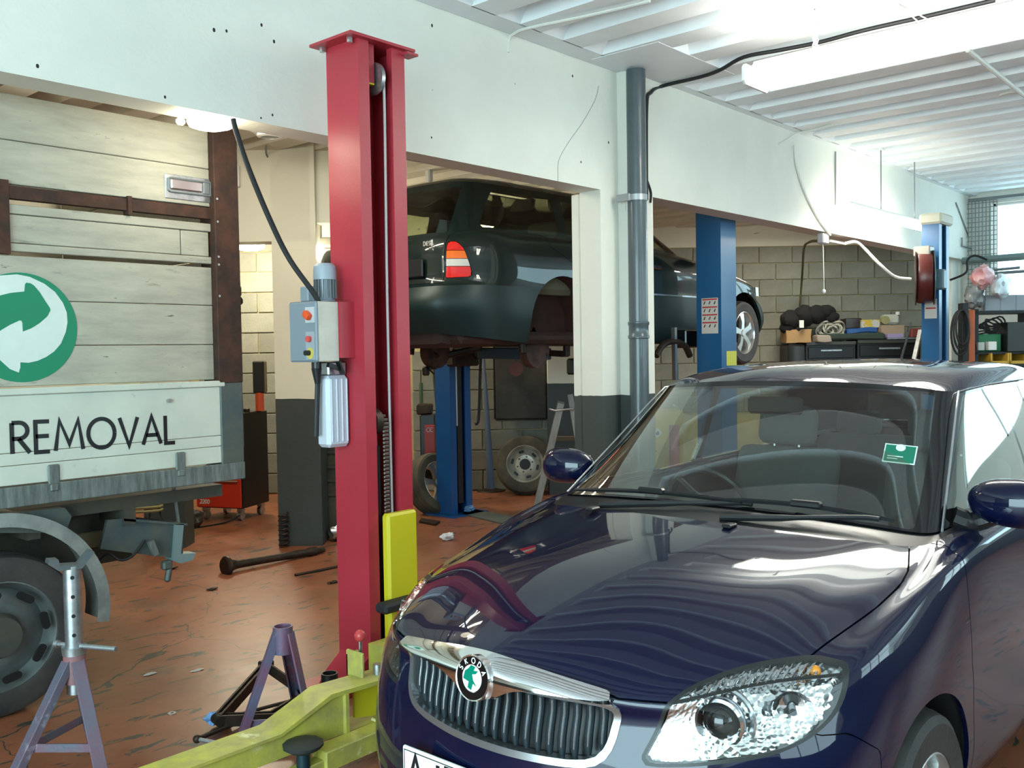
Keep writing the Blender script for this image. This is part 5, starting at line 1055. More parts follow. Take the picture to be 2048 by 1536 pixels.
# ---------------------------------------------------------------- blue lift of the rear bay
LBLUE = mat('blue_lift_paint', (.012, .095, .30), .33, col2=(.010, .08, .26), scale=3); LBLUE2 = mat('mid_blue_lift_paint', (.016, .10, .24), .3)
def post(name, label, x0, x1, y0, y1, h, m, opening):
    p = thing(name, label, 'lift post', ((x0+x1)/2, (y0+y1)/2, 0)); t = .014; lp = (x1-x0)*.28
    if opening < 0: pr = [(x0, y1), (x0, y0), (x0+lp, y0), (x0+lp, y0+t), (x0+t, y0+t), (x0+t, y1-t), (x1-t, y1-t), (x1-t, y0+t), (x1-lp, y0+t), (x1-lp, y0), (x1, y0), (x1, y1)]
    else: pr = [(x0, y0), (x0, y1), (x0+lp, y1), (x0+lp, y1-t), (x0+t, y1-t), (x0+t, y0+t), (x1-t, y0+t), (x1-t, y1-t), (x1-lp, y1-t), (x1-lp, y1), (x1, y1), (x1, y0)]
    MB().prism([(a, b, .012) for a, b in pr], (0, 0, h)).build('column', m, p)
    MB().bx(x0-.1, x1+.1, y0-.12, y1+.06, 0, .012).build('base_plate', m, p); return p
B1 = post('lift_post', 'blue lift post standing on the floor under the raised estate car', 6.34, 6.62, 6.40, 6.60, 2.85, LBLUE, -1)
MB().bx(6.45, 6.52, 6.42, 6.46, .1, 1.6).build('ram', BLACKPLASTIC, B1); MB().bx(6.435, 6.452, 6.415, 6.425, .85, 1.5).build('white_slide', PLAIN, B1)
b = MB(); b.bx(6.30, 6.66, 6.30, 6.42, 1.42, 1.60, .02); b.sphere((6.62, 6.30, 1.55), .07, seg=12); CG1 = b.build('carriage', OILY, B1)
b = MB(); b.beam((6.2538, 5.9171, 1.5441), (6.3571, 5.1957, 1.5261), .09, .10, bev=.008); b.build('arm', mat('grey_blue_arm', (.035, .055, .07), .5), B1)
b = MB(); b.beam((6.3574, 5.1958, 1.5347), (6.3362, 4.9928, 1.5242), .07, .05); b.cyl((6.3384, 4.9895, 1.5072), (6.3415, 4.9903, 1.5919), .03, seg=12); b.build('arm_tip', OILY, B1)
MB().tube(spline([(6.4809, 6.1173, 1.6187), (6.4628, 6.1210, 1.2912), (6.4403, 6.1277, 0.9263), (6.4169, 6.1518, 0.8800)], 5), .014, 8).build('hose', CABLE, B1)
tag(MB().tube([(6.4107, 6.6499, 1.6281), (6.4113, 6.6319, 1.2890), (6.4200, 6.6072, 0.9983)], .05, 8).build('thick_hose', BLACKPLASTIC), 'dark hose hanging behind the left edge of the blue lift post', 'hose')
b2x = 7.353
B2 = post('lift_post', 'blue lift post with picture sticker and yellow square beside the estate car', b2x, 7.62, 4.085, 4.327, 2.95, LBLUE2, 1)
SWHT = mat('sticker_paper', (.62, .60, .55), .5)
ys = [4.2769, 4.1151]; zs = [1.9900, 1.6816]
st = MB().bx(b2x-.0015, b2x-.0005, min(ys), max(ys), zs[1], zs[0]).build('instruction_sticker', SWHT, B2)
STR = mat('sticker_red', (.5, .05, .05), .5); STK = mat('sticker_dark', (.12, .10, .10), .5)
m_ = MB(); m2 = MB(); hh = (zs[0]-zs[1])/4.6
for k in range(4):
    z = zs[0]-.006-k*hh; m_.bx(b2x-.0025, b2x-.0015, min(ys)+.008, max(ys)-.008, z-.012, z)
    for j in range(3):
        y = max(ys)-.02-j*(max(ys)-min(ys)-.03)/2.6; m2.prism([(b2x-.0025, y, z-.045), (b2x-.0025, y-.02, z-.025), (b2x-.0025, y-.012, z-.02), (b2x-.0025, y-.008, z-.05)], (.001, 0, 0))
o = m_.build('sticker_bars', STR, st); o['kind'] = 'stuff'; o = m2.build('sticker_pictograms', STK, st); o['kind'] = 'stuff'
xs2 = [7.4384, 7.6269]; z2 = [1.5260, 1.3987]
MB().bx(xs2[0], min(xs2[1], 7.618), 4.0835, 4.0845, z2[1], z2[0]).build('yellow_sticker', mat('sticker_yellow', (.55, .55, .06), .5), B2)
MB().beam((7.1035, 4.4000, 1.2829), (7.0962, 4.4000, 1.7376), .035, .035).build('jack_pole', STEEL, B2)
MB().tube(spline([(6.8076, 4.4000, 1.4951), (6.9181, 4.4000, 1.5872), (7.0777, 4.4000, 1.6166), (7.2575, 4.4000, 1.5854), (7.3566, 4.4000, 1.4874)], 5), .028, 8).build('arm_yoke', OILY, B2)
MB().bx(7.2896, 7.4938, 4.40, 4.55, 1.5587, 1.7193, .01).build('arm_box', BLACKGLOSS, B2)
# ---------------------------------------------------------------- things standing at the rear walls
def tyre_on_wall(name, label, c, ax, r, w, rr, rimmat):
    t = thing(name, label, 'wheel', (c[0], c[1], 0)); a = MB(); b = MB(); wheel(a, b, c, ax, r, w, rr, 'steel'); a.build('tyre', TYRE_D, t); R = b.build('steel_rim', rimmat, t)
    c = Vector(c); ax = Vector(ax).normalized(); u, v, n = MB().frame(ax)
    MB().cyl(c+ax*w*.265, c+ax*w*.275, rr*.30, seg=24).build('centre_hole', BLACKPLASTIC, R)
    for k in range(6):
        t_ = 2*math.pi*k/6+.5; d = u*math.cos(t_)+v*math.sin(t_); e = ax.cross(d); p = c+d*rr*.72+ax*w*.18
        m_ = MB(); m_.prism([p+e*(x*rr)+d*(y*rr)+ax*.006 for x, y in ((-.15, -.05), (-.10, -.085), (.10, -.085), (.15, -.05), (.13, .05), (-.13, .05))], ax*.012); m_.build('vent_slot', BLACKPLASTIC, R)
        t_ = 2*math.pi*k/6; d = u*math.cos(t_)+v*math.sin(t_); p = c+d*rr*.42+ax*w*.26; MB().cyl(p, p+ax*.004, rr*.045, seg=10).build('bolt_hole', BLACKPLASTIC, R)
    return t
TYRE_D = mat('dusty_tyre', (.10, .085, .055), .8, col2=(.05, .045, .035), scale=6, bump=.2)
tilt = (-CFH*.96+Vector((0, 0, .26))).normalized()
tyre_on_wall('spare_wheel', 'steel wheel with slotted rim leaning on the block wall', (7.8071, 6.7415, 0.3156), tilt, .315, .2, .20, mat('light_steel_rim', (.50, .47, .40), .4, .6, col2=(.35, .33, .28), scale=8))
c3 = Vector((6.4118, 6.7302, 0.2696)); ax3 = (-CFH*.55+CRH*.72+Vector((0, 0, .30))).normalized(); TQ = thing('spare_wheel', 'alloy wheel with dull tyre leaning left of the blue lift post', 'wheel', (c3.x, c3.y, 0))
a = MB(); b = MB(); wheel(a, b, c3, ax3, .30, .2, .20, 'alloy', 5); a.build('tyre', TYRE_D, TQ); b.build('alloy_rim', mat('dark_alloy', (.45, .42, .38), .35, .8), TQ)
# panel leaning on the block wall with exhaust pieces hanging before it
b = MB(); frbox(b, lat(987, 10.5), lat(1096, 10.5), 10.50, 10.53, 0.7846, 1.9, .03); tag(b.build('dark_sheet', mat('mottled_dark_panel', (.06, .055, .045), .7, col2=(.03, .03, .028), scale=4)), 'large dark mottled sheet hung on the block wall under the estate car', 'sheet')
b = MB(); b.tube([(6.3911, 5.6145, 1.6106), (6.3918, 5.6063, 1.4674)], .006, 6); b.lathe([(0, 0), (.05, 0), (.065, .01), (.065, .022), (0, .03)], (6.3893, 5.6056, 1.3959), -CFH, 16); tag(b.build('hanging_brake_disc', mat('rust_brown', (.17, .06, .05), .8)), 'rusty brake plate hanging below the estate car on a wire', 'brake part')
b = MB(); b.tube(spline([(5.6554, 5.9954, 1.6642), (5.6528, 5.9906, 1.5132), (5.6611, 5.9768, 1.4266), (5.6934, 5.9375, 1.3697)], 4), .008, 6); b.box((5.6486, 5.9895, 1.3967), (.06, .05, .08), None, .012); b.box((5.6895, 5.9445, 1.4216), (.09, .03, .025), None, .008); tag(b.build('hanging_caliper', OILY), 'oily brake caliper hanging on a hose below the rear bumper', 'brake part')
b = MB(); b.tube([(5.7562, 6.0326, 1.6648), (5.7530, 6.0317, 1.5775)], .03, 8); tag(b.build('rubber_bush', OILY), 'black exhaust mount hanging close to the caliper', 'brake part')
# blue leaning pole on a foot
b = MB(); b.tube([(7.3663, 6.8508, 0.0964), (7.4072, 6.9010, 0.5059), (7.5147, 7.0329, 1.0327), (7.5863, 7.1264, 1.4931)], [.045, .035, .026, .016], 10); po = b.build('jack_post', mat('dusty_blue', (.06, .09, .15), .6)); tag(po, 'dusty blue tapered pole leaning on the block wall', 'pole')
b = MB(); b.lathe([(0, 0), (.16, 0), (.15, .015), (.05, .03), (0, .04)], (7.7442, 7.1951, 0.0000), (0, 0, 1), 16); b.build('foot', OILY, po)
# step ladder in front of the pier
LADM = mat('old_grey_timber', (.33, .31, .275), .7, col2=(.20, .185, .165), scale=7, stretch=(1, 1, .2), bump=.15)
la = thing('step_ladder', 'grey steel step ladder open on the floor before the white pier', 'ladder', fr(lat(1110, 8.7), 8.7, 0))
b = MB(); b.beam((6.7233, 5.3633, 1.0844), (6.7172, 5.6933, 0.0230), .06, .09, up=-CFH); b.build('stile', LADM, la)
b = MB(); b.beam((6.8586, 5.3647, 1.1463), (6.7850, 5.0891, 0.0349), .05, .075, up=-CFH); b.build('stile', LADM, la)
MB().tube([(6.5719, 5.3808, 1.0335), (6.6070, 5.3404, 1.0192), (6.8113, 5.2611, 1.0280)], .009, 8).build('hinge_bar', STEEL, la)
# clutter at the foot of the wall
b = MB(); frbox(b, lat(1100, 9.9), lat(1175, 9.9), 9.9, 10.0, 0.6125, 0.6541); tag(b.build('plank', mat('brown_plank', (.12, .085, .05), .7)), 'brown plank against the dark pier above the wheel', 'plank')
b = MB(); frbox(b, lat(838, 9.7), lat(868, 9.7), 9.7, 9.95, 0.2567, 0.9199, .01); RM = b.build('welding_machine', BLACKPLASTIC); tag(RM, 'black and red welding machine beside the red lift post', 'machine')
b = MB(); frbox(b, lat(848, 9.68), lat(868, 9.68), 9.64, 9.70, 0.4097, 0.8179, .004); q = b.build('red_front', mat('machine_red', (.42, .03, .025), .4), RM)
m_ = MB(); lettering(m_, 'Ce', fr(lat(851, 9.63), 9.63, 0.7518), CRH, (0, 0, 1), .042, .0048, .2); m_.build('mark', PLAIN, RM)
b = MB(); frbox(b, lat(833, 9.7), lat(862, 9.7), 9.72, 9.9, 0.9199, 1.0321, .02); jitter(b, .03, 9); tag(b.build('oily_parts', OILY), 'heap of oily parts on top of the welding machine', 'parts')
b = MB(); frbox(b, lat(868, 10.2), lat(888, 10.2), 10.2, 10.3, 0.7350, 0.7780); tag(b.build('shelf_rail', BLACKPLASTIC), 'black bar sticking out behind the blue lift post', 'bar')
tag(MB().tube([(7.1916, 7.7095, 1.2221), (7.1848, 7.7075, 1.0343), (7.1829, 7.7018, 0.8796)], .022, 8).build('bottle_brush', mat('green_handle', (.05, .09, .05), .6)), 'green handled brush hanging on the block wall', 'brush')
b = MB(); b.prism([(6.7114, 6.5575, 0.0000), (6.5828, 5.6950, -0.0000), (6.2847, 5.6749, -0.0000), (6.4330, 6.3537, 0.0000)], (0, 0, .012)); tag(b.build('floor_plate', BLUESTEEL), 'flat blue-grey steel plate on the floor by the blue lift post', 'plate')
b = MB(); b.prism([(6.0114, 6.4738, 0.0000), (6.0055, 6.2214, 0.0000), (5.8735, 6.1497, 0.0000), (5.8904, 6.3777, 0.0000)], (0, 0, .02)); tag(b.build('metal_strip', OILY), 'thin dark metal strip on the floor right of the red post', 'strip')
crumple('cloth', 'pale blue cloth at the foot of the blue lift post', 'cloth', (6.5570, 6.3739, 0.0000), .05, RAG, (1.2, .8, .6), 8)
# dark clamp on the cream pier
b = MB(); b.box((7.8256, 6.0959, 1.3872), (.09, .09, .17), None, .02); tag(b.build('wall_clamp', BLACKPLASTIC), 'small dark clamp fixed to the cream pier', 'clamp')
# grimy block at the red post, roller cabinet in the far room
GRIME = mat('grimy_brown_metal', (.085, .075, .05), .7, col2=(.035, .032, .025), scale=5, bump=.3)
gb = thing('grimy_case', 'grimy brown metal case standing behind the red lift post', 'machine', (4.9174, 6.3716, 0.0000))  # ribbed brown metal case, use unknown
b = MB(); frbox(b, lat(641, 8.0), lat(725, 8.0), 8.0, 8.45, 0, 0.7989, .02); b.build('case', GRIME, gb)
for py in (905, 935, 962, 990): b = MB(); z = 1.55-(py-709)/1900.0000*8.0; frbox(b, lat(641, 8), lat(725, 8), 7.985, 8.0, z-.012, z+.012, .004); b.build('rib', GRIME, gb)
crumple('foil_scrap', 'shiny metal scrap lying in front of the grimy brown case', 'scrap', fr(lat(672, 7.85), 7.85, .0), .075, STEEL, (1.0, .8, .9), 4, .8)
TR_ = thing('roller_cabinet', 'red and black roller tool cabinet in the room beyond the doorway', 'cabinet', (4.7190, 7.7970, 0.0000))
RC = Matrix.Rotation(math.atan2(CRH.y, CRH.x)-.30, 3, 'Z'); cw, cdp, chh = .50, .46, 1.0
rc0 = Vector((4.9449, 7.7662, -0.0678)); rc0.z = 0; ex = RC @ Vector((1, 0, 0)); ey = RC @ Vector((0, 1, 0))
def rcb(mb, x0, x1, y0, y1, z0, z1, bev=0): return mb.box(rc0+ex*((x0+x1)/2)+ey*((y0+y1)/2)+Vector((0, 0, (z0+z1)/2)), (x1-x0, y1-y0, z1-z0), RC, bev)
b = MB(); rcb(b, -cw, 0, 0, cdp, .12, 1.02, .008); b.build('cabinet_body', mat('cabinet_black', (.008, .008, .009), .35), TR_)
TRED = mat('tool_red', (.62, .045, .02), .35)
for z0, z1 in ((.13, .40), (.405, .54), (.545, .68)):
    b = MB(); rcb(b, -cw+.01, -.008, -.022, 0, z0, z1, .004); D_ = b.build('drawer', TRED if z0 < .54 else MATS['cabinet_black'], TR_)
    b = MB(); rcb(b, -cw+.02, -.03, -.045, -.022, z1-.03, z1-.012, .006); b.build('drawer_pull', STEEL, D_)
m_ = MB(); lettering(m_, '2200', rc0+ex*(-cw+.05)+ey*(-.0235)+Vector((0, 0, .165)), ex, (0, 0, 1), .035, .009, .18, .15); m_.build('cabinet_number', PLAIN, TR_)
for x in (-cw+.06, -.06):
    for y in (.06, .4):
        b = MB(); c_ = rc0+ex*x+ey*y; b.cyl(c_+ex*.018+Vector((0, 0, .045)), c_-ex*.018+Vector((0, 0, .045)), .045, seg=14); rcb(b, x-.025, x+.025, y-.03, y+.03, .085, .12); b.build('castor', GALV, TR_)
for (x, y, r_, m, lab) in ((-.10, .12, .045, STEEL, 'round steel tin on the roller cabinet'), (-.2, .2, .06, BLACKPLASTIC, 'black dish on the roller cabinet'), (-.03, .15, .03, OILY, 'small dark tin at the edge of the roller cabinet')):
    c_ = rc0+ex*x+ey*y+Vector((0, 0, 1.02)); tag(MB().lathe([(0, 0), (r_, 0), (r_, .03), (r_*.8, .035), (0, .03)], c_, (0, 0, 1), 16).build('tin', m), lab, 'tin')
b = MB(); frbox(b, lat(507, 9.15), lat(530, 9.15), 9.12, 9.24, 1.1936, 1.5016, .01); tag(b.build('black_case', BLACKPLASTIC), 'tall black case standing on an orange jar behind the roller cabinet', 'case')
jq = Vector((5.2448, 7.8996, 1.1973)); b = MB(); b.cyl((jq.x, jq.y, 1.021), jq, .042, seg=16); tag(b.build('orange_jar', mat('orange_plastic', (.65, .10, .03), .4)), 'orange jar under the black case in the far room', 'jar')
crumple('crate', 'low black crate on the floor left of the roller cabinet', 'crate', (4.2492, 7.6514, 0.0327), .16, BLACKPLASTIC, (1.2, .8, .6), 9, .3)
b = MB()
for k in range(5):
    c_ = Vector((3.5622, 7.0860, 0.3664))+Vector((0, 0, .03*k)); b.tube([c_+CRH*(.2*math.cos(t))+CFH*(.1*math.sin(t)) for t in np.linspace(0, 2*math.pi, 24, endpoint=False)], .012, 6, True)
tag(b.build('hose_coil', mat('yellow_hose', (.25, .22, .09), .6)), 'coil of yellow hose in the shade behind the truck', 'hose')
b = MB(); b.tube(spline([(3.7037, 7.0862, 0.5455), (3.6928, 7.0905, 0.3879), (3.6691, 7.1097, 0.2384)], 4), .008, 6); tag(b.build('hanging_cable', CABLE), 'dark cable hanging straight down behind the truck tail', 'cable')
b = MB(); b.tube(spline([(3.6842, 7.0331, 0.5521), (3.7019, 7.0050, 0.3948), (3.7433, 6.9507, 0.2447), (4.3022, 7.5928, 0.0576), (4.5065, 7.3643, 0.1007), (4.5957, 7.2668, 0.1640)], 5), .008, 6); tag(b.build('floor_cable', CABLE), 'dark cable trailing across the floor below the roller cabinet', 'cable')
b = MB(); b.box((4.2061, 6.5963, 2.0651), (.05, .06, .10), None, .02); b.box((4.2111, 6.5866, 1.9860), (.05, .05, .06), None, .015); tag(b.build('dark_bracket', OILY), 'dark gripping bracket behind the truck corner post in the doorway', 'bracket')
# ---------------------------------------------------------------- lamps
TUBE = emit_mat('fluorescent_white', (1, .97, .86), 14); TUBE2 = emit_mat('warm_lamp', (1, .93, .72), 22)
FIT = mat('white_lamp_body', (.75, .76, .74), .4); WIREG = mat('grey_wire', (.22, .23, .23), .5, .4)
def lamp_light(name, kind, loc, power, col, size=.1, size_y=None, target=None):
    l = bpy.data.lights.new(name, kind); l.energy = power; l.color = col
    if kind == 'POINT': l.shadow_soft_size = size
    else: l.shape = 'RECTANGLE'; l.size = size; l.size_y = size_y
    o = bpy.data.objects.new(name, l); COL.objects.link(o); o.location = loc
    if target is not None: o.rotation_euler = (Vector(target)-Vector(loc)).to_track_quat('-Z', 'Y').to_euler()
    return o
def chain(mb, a, b, n, r=.0035):
    a = Vector(a); b = Vector(b); d = (b-a); st = d.length/n; d.normalize(); u, v, _ = mb.frame(d)
    for k in range(n):
        c = a+d*st*(k+.5); e = u if k % 2 else v
        mb.tube([c+d*(math.cos(t)*st*.68)+e*(math.sin(t)*.009) for t in np.linspace(0, 2*math.pi, 10, endpoint=False)], r, 5, True)
F = thing('strip_light', 'big bright fluorescent strip light hanging from chains under the white ceiling', 'ceiling light', (5.18, 1.6, 2.98))
fz = 3.1305; ye = 2.6364; y2 = ye-1.9
MB().bx(5.03, 5.33, y2, ye, fz-.06, fz+.05, .04).build('diffuser', TUBE, F); MB().bx(5.10, 5.26, y2+.02, ye-.02, fz+.05, fz+.075, .006).build('lamp_body', FIT, F)
for y in (ye+.004, y2-.004): MB().bx(5.028, 5.332, y-.012, y+.012, fz-.062, fz+.055, .02).build('end_cap', FIT, F)
yc = 2.2731
for y in (yc, yc-1.25):
    for dx in (-.02, .02): b = MB(); chain(b, (5.18, y, 3.47), (5.18+dx, y, fz+.075), 14); b.build('chain', GALV, F)
    MB().cyl((5.18, y, 3.47), (5.18, y, 3.44), .022, seg=12).build('ceiling_hook', WIREG, F)
b = MB()
for d in (-.03, .03): b.tube([(5.4687, 1.9362, 3.4720), Vector((5.18, yc-.62+d, fz+.07))], .004, 6)
o = b.build('wire_hanger', WIREG, F); o['kind'] = 'stuff'
lamp_light('strip_light_down', 'AREA', (5.18, (ye+y2)/2, fz-.06), 66, (1, .95, .80), .28, 1.8, (5.18, (ye+y2)/2, 0))
lamp_light('strip_light_up', 'AREA', (5.18, (ye+y2)/2, fz+.09), 26, (1, .97, .86), .28, 1.8, (5.18, (ye+y2)/2, 9))
# second strip light close to the wall, farther back
p2 = Vector((9.3941, 3.4638, 3.4720)); G2 = thing('strip_light', 'strip light on thin wires close to the left wall beyond the pier', 'ceiling light', (p2.x, p2.y, 2.7))
q2 = Vector((9.3786, 3.4600, 2.8545)); gx0 = 8.4771; gx1 = gx0+2.2
MB().bx(gx0, gx1, q2.y-.06, q2.y+.06, q2.z-.075, q2.z-.015, .02).build('diffuser', TUBE, G2); MB().bx(gx0+.03, gx1-.03, q2.y-.05, q2.y+.05, q2.z-.015, q2.z+.01, .004).build('lamp_body', FIT, G2)
for x in (q2.x, gx1-.35): MB().cyl((x, q2.y, q2.z), (x, q2.y, 3.47), .006, seg=6).build('wire', WIREG, G2)
MB().cyl((q2.x, q2.y, 3.47), (q2.x, q2.y, 3.45), .03, seg=12).build('ceiling_rose', FIT, G2)
lamp_light('wall_strip_light', 'AREA', ((gx0+gx1)/2, q2.y, q2.z-.09), 26, (1, .95, .82), 1.7, .12, ((gx0+gx1)/2, q2.y, 0)); lamp_light('wall_strip_side', 'AREA', ((gx0+gx1)/2, q2.y+.08, q2.z-.03), 7, (1, .97, .85), 1.7, .08, ((gx0+gx1)/2, 9, q2.z))
lamp_light('wall_strip_up', 'AREA', ((gx0+gx1)/2, q2.y, q2.z+.05), 2.5, (1, .97, .85), 1.7, .08, ((gx0+gx1)/2, q2.y, 9))
# round lamps of the rear bay
def drum(name, label, c, r, h, power):
    t = thing(name, label, 'lamp', c)
    MB().lathe([(0, -h), (r*.6, -h*.95), (r*.92, -h*.6), (r, 0), (r*.95, h*.5)], c, (0, 0, 1), 28).build('globe', TUBE2, t); MB().lathe([(r*.97, h*.45), (r*.9, h*.9), (0, h)], c, (0, 0, 1), 28).build('lamp_base', FIT, t)
    lamp_light(name+'_glow', 'POINT', Vector(c)-Vector((0, 0, h+.12)), power, (1, .90, .66), .12); return t
d1 = Vector((2.3973, 3.9500, 2.6278)); dt = drum('round_lamp', 'glowing round lamp under the beam above the truck corner post', d1, .105, .030, 3)
MB().cyl(d1+Vector((0, 0, .03)), (d1.x, d1.y, 2.6430), .05, seg=12).build('lamp_stem', FIT, dt); MB().box((2.2471, 3.9500, 2.6069), (.04, .03, .03), None, .01).build('lamp_lug', TUBE2, dt)
d2 = Vector((5.5380, 8.4443, 2.6835)); dt = drum('round_lamp', 'glowing round lamp seen through the doorway behind the truck', d2, .15, .055, 120)
MB().cyl(d2+Vector((0, 0, .04)), (d2.x, d2.y, 3.2), .012, seg=8).build('lamp_stem', FIT, dt)
b = MB(); frbox(b, lat(472, 9.7), lat(520, 9.7), 9.66, 9.74, d2.z+.055, d2.z+.10, .01); b.build('lamp_box', FIT, dt)
d3 = Vector((4.8960, 6.4374, 2.3888)); t3 = thing('wall_lamp', 'bright bulb on a grey bracket beside the red post motor', 'lamp', d3)
MB().sphere(d3, .055, (1, 1, 1.05), 16).build('bulb', TUBE2, t3); b = MB(); frbox(b, lat(628, 7.9), lat(672, 7.9), 7.86, 8.1, d3.z+.06, d3.z+.13, .006); b.build('lamp_bracket', mat('grey_bracket', (.25, .23, .18), .6), t3)
lamp_light('wall_lamp_glow', 'POINT', d3-CFH*.12, 12, (1, .92, .70), .06)
rb = thing('strip_light', 'added fill strip light of the rear bay above the raised estate car', 'ceiling light', (8.2, 7.1, 3.1))  # unseen batten added to brighten the rear bay and raised car
MB().bx(7.3, 9.1, 7.04, 7.16, 3.08, 3.13, .02).build('diffuser', TUBE, rb); MB().bx(7.3, 9.1, 7.05, 7.15, 3.13, 3.2).build('lamp_body', FIT, rb)
lamp_light('rear_bay_fill', 'AREA', (8.2, 7.1, 3.06), 60, (1, .92, .72), 1.8, .12, (8.2, 7.1, 0))
rb = thing('strip_light', 'added fill strip light over the tool benches at the far block wall', 'ceiling light', (10.6, 5.0, 3.1))  # second unseen batten, added to brighten the benches and block wall
MB().bx(9.8, 11.4, 4.94, 5.06, 3.08, 3.13, .02).build('diffuser', TUBE, rb); MB().bx(9.8, 11.4, 4.95, 5.05, 3.13, 3.2).build('lamp_body', FIT, rb)
lamp_light('bench_fill', 'AREA', (10.6, 5.0, 3.06), 42, (1, .92, .72), 1.6, .12, (10.6, 5.0, 0))
# ---------------------------------------------------------------- pipe, cables and fittings on walls and ceiling
PIPE = mat('grey_pipe_paint', (.055, .075, .085), .3, coat=.2, col2=(.07, .09, .10), scale=3)
pp = thing('drain_pipe', 'dark grey drain pipe standing before the white pier', 'pipe', (5.487, 3.69, 0)); pc = (5.487, 3.685)
MB().cyl((*pc, 0), (*pc, 3.455), .066, seg=28).build('pipe', PIPE, pp)
MB().lathe([(.066, -.06), (.074, -.055), (.074, -.04), (.068, -.03), (.068, .03), (.074, .04), (.074, .055), (.066, .06)], (*pc, 1.685), (0, 0, 1), 28).build('collar', PIPE, pp)
b = MB(); b.bx(5.40, 5.43, 3.69, 3.80, 2.565, 2.615, .004); b.lathe([(.068, -.02), (.0695, -.02), (.0695, .02), (.068, .02)], (*pc, 2.59), (0, 0, 1), 24); b.build('pipe_clip', mat('clip_grey', (.35, .37, .38), .4, .5), pp)
def cable(name, label, pts, r, m, cat='cable', n=5): return tag(MB().tube(spline(pts, n), r, 7).build(name, m), label, cat)
cable('ceiling_cable', 'black cable running from the drain pipe along the ceiling to the strip light', [(5.7020, 3.7500, 2.6071), (5.7154, 3.7500, 3.2574), (5.7598, 3.7400, 3.3689), (5.9292, 3.7515, 3.4500), (5.9222, 3.4398, 3.4500), (5.8724, 3.2556, 3.4500), (5.7249, 2.9980, 3.4500), (5.7555, 2.7614, 3.4500), (5.7838, 2.5085, 3.4500), (5.7595, 2.2171, 3.4500), (5.7727, 1.8733, 3.4500), (5.7745, 1.5008, 3.4500)], .013, CABLE)
cable('wall_cable', 'thin cable looping down the wall right of the drain pipe', [(5.7112, 3.7500, 2.7487), (5.7607, 3.7500, 2.6665), (5.7528, 3.7500, 2.5949)], .008, CABLE)
cable('ceiling_conduit', 'white cable from the beam top across the first ceiling ribs', [(4.3548, 3.8440, 3.3590), (4.3658, 3.8440, 3.4363), (4.3503, 3.7816, 3.4600), (4.3282, 3.6447, 3.4550), (4.4078, 3.2650, 3.4550), (4.4633, 2.8980, 3.4550)], .009, WIRE)
cable('ceiling_conduit', 'white cable bending onto the ceiling above the middle of the right beam', [(7.7977, 3.7610, 3.3196), (7.9447, 3.7610, 3.3769), (8.1014, 3.7400, 3.4509), (8.1186, 3.6171, 3.4600), (8.0426, 3.3803, 3.4600)], .010, WIRE)
cable('wall_conduit', 'pale cable hanging down the right beam to the pull switch', [(8.1034, 3.7510, 3.3556), (8.1273, 3.7490, 3.1811), (8.3007, 3.7490, 2.9560), (8.5679, 3.7490, 2.7549), (8.8491, 3.7490, 2.6153)], .012, WIRE)
tag(MB().tube([(8.9922, 3.7510, 3.4276), (8.9890, 3.7510, 3.1545), (8.9862, 3.7510, 2.9146)], .007, 6).build('hanging_wire', WIREG), 'thin grey wire hanging down the right beam by the wall strip light', 'wire')
b = MB(); b.tube([(6.5474, 1.8633, 3.4300), (8.2257, 1.8880, 3.4300)], .016, 8); b.tube(spline([(7.9795, 2.0381, 3.4500), (7.9542, 1.9449, 3.4500), (8.1332, 1.8841, 3.4500)], 4), .01, 6); tag(b.build('ceiling_conduit', WIRE), 'white conduit crossing the ceiling ribs at the right edge', 'conduit')
b = MB(); rc_ = Vector((5.5432, 1.8527, 3.4400)); b.lathe([(0, -.04), (.035, -.04), (.04, -.02), (.04, .03), (0, .03)], rc_, (0, 0, 1), 18); tag(b.build('ceiling_rose', FIT), 'small white ceiling rose above the strip light', 'fitting')
# pull switch with cord under the right beam
sw_ = Vector((8.7855, 3.7910, 2.5571)); SWt = thing('pull_switch', 'grey pull switch with white cord under the right beam', 'switch', sw_)
MB().box(sw_+Vector((0, 0, .02)), (.13, .07, .10), None, .012).build('switch_box', mat('switch_grey', (.35, .33, .34), .4), SWt)
MB().tube([sw_+Vector((0, 0, -.03)), Vector((8.8026, 3.7910, 2.0921))], .004, 6).build('cord', WIRE, SWt); MB().sphere((8.8025, 3.7910, 2.0778), .018, (1, 1, 1.3), 10).build('cord_pull', FIT, SWt)
cable('switch_cable', 'black cable curving from the pull switch down to the benches', [(8.7406, 3.8110, 2.5555), (8.8537, 3.9610, 2.5678), (9.4025, 4.2610, 2.5688), (11.7489, 5.3464, 2.5477), (12.1871, 5.5841, 2.1175), (12.2660, 5.6358, 1.9186)], .014, mat('olive_cable', (.10, .085, .03), .6))
MB().tube([(8.9240, 3.7810, 2.5668), (9.2850, 3.7810, 2.5647)], .012, 6).build('switch_conduit', WIRE, SWt)
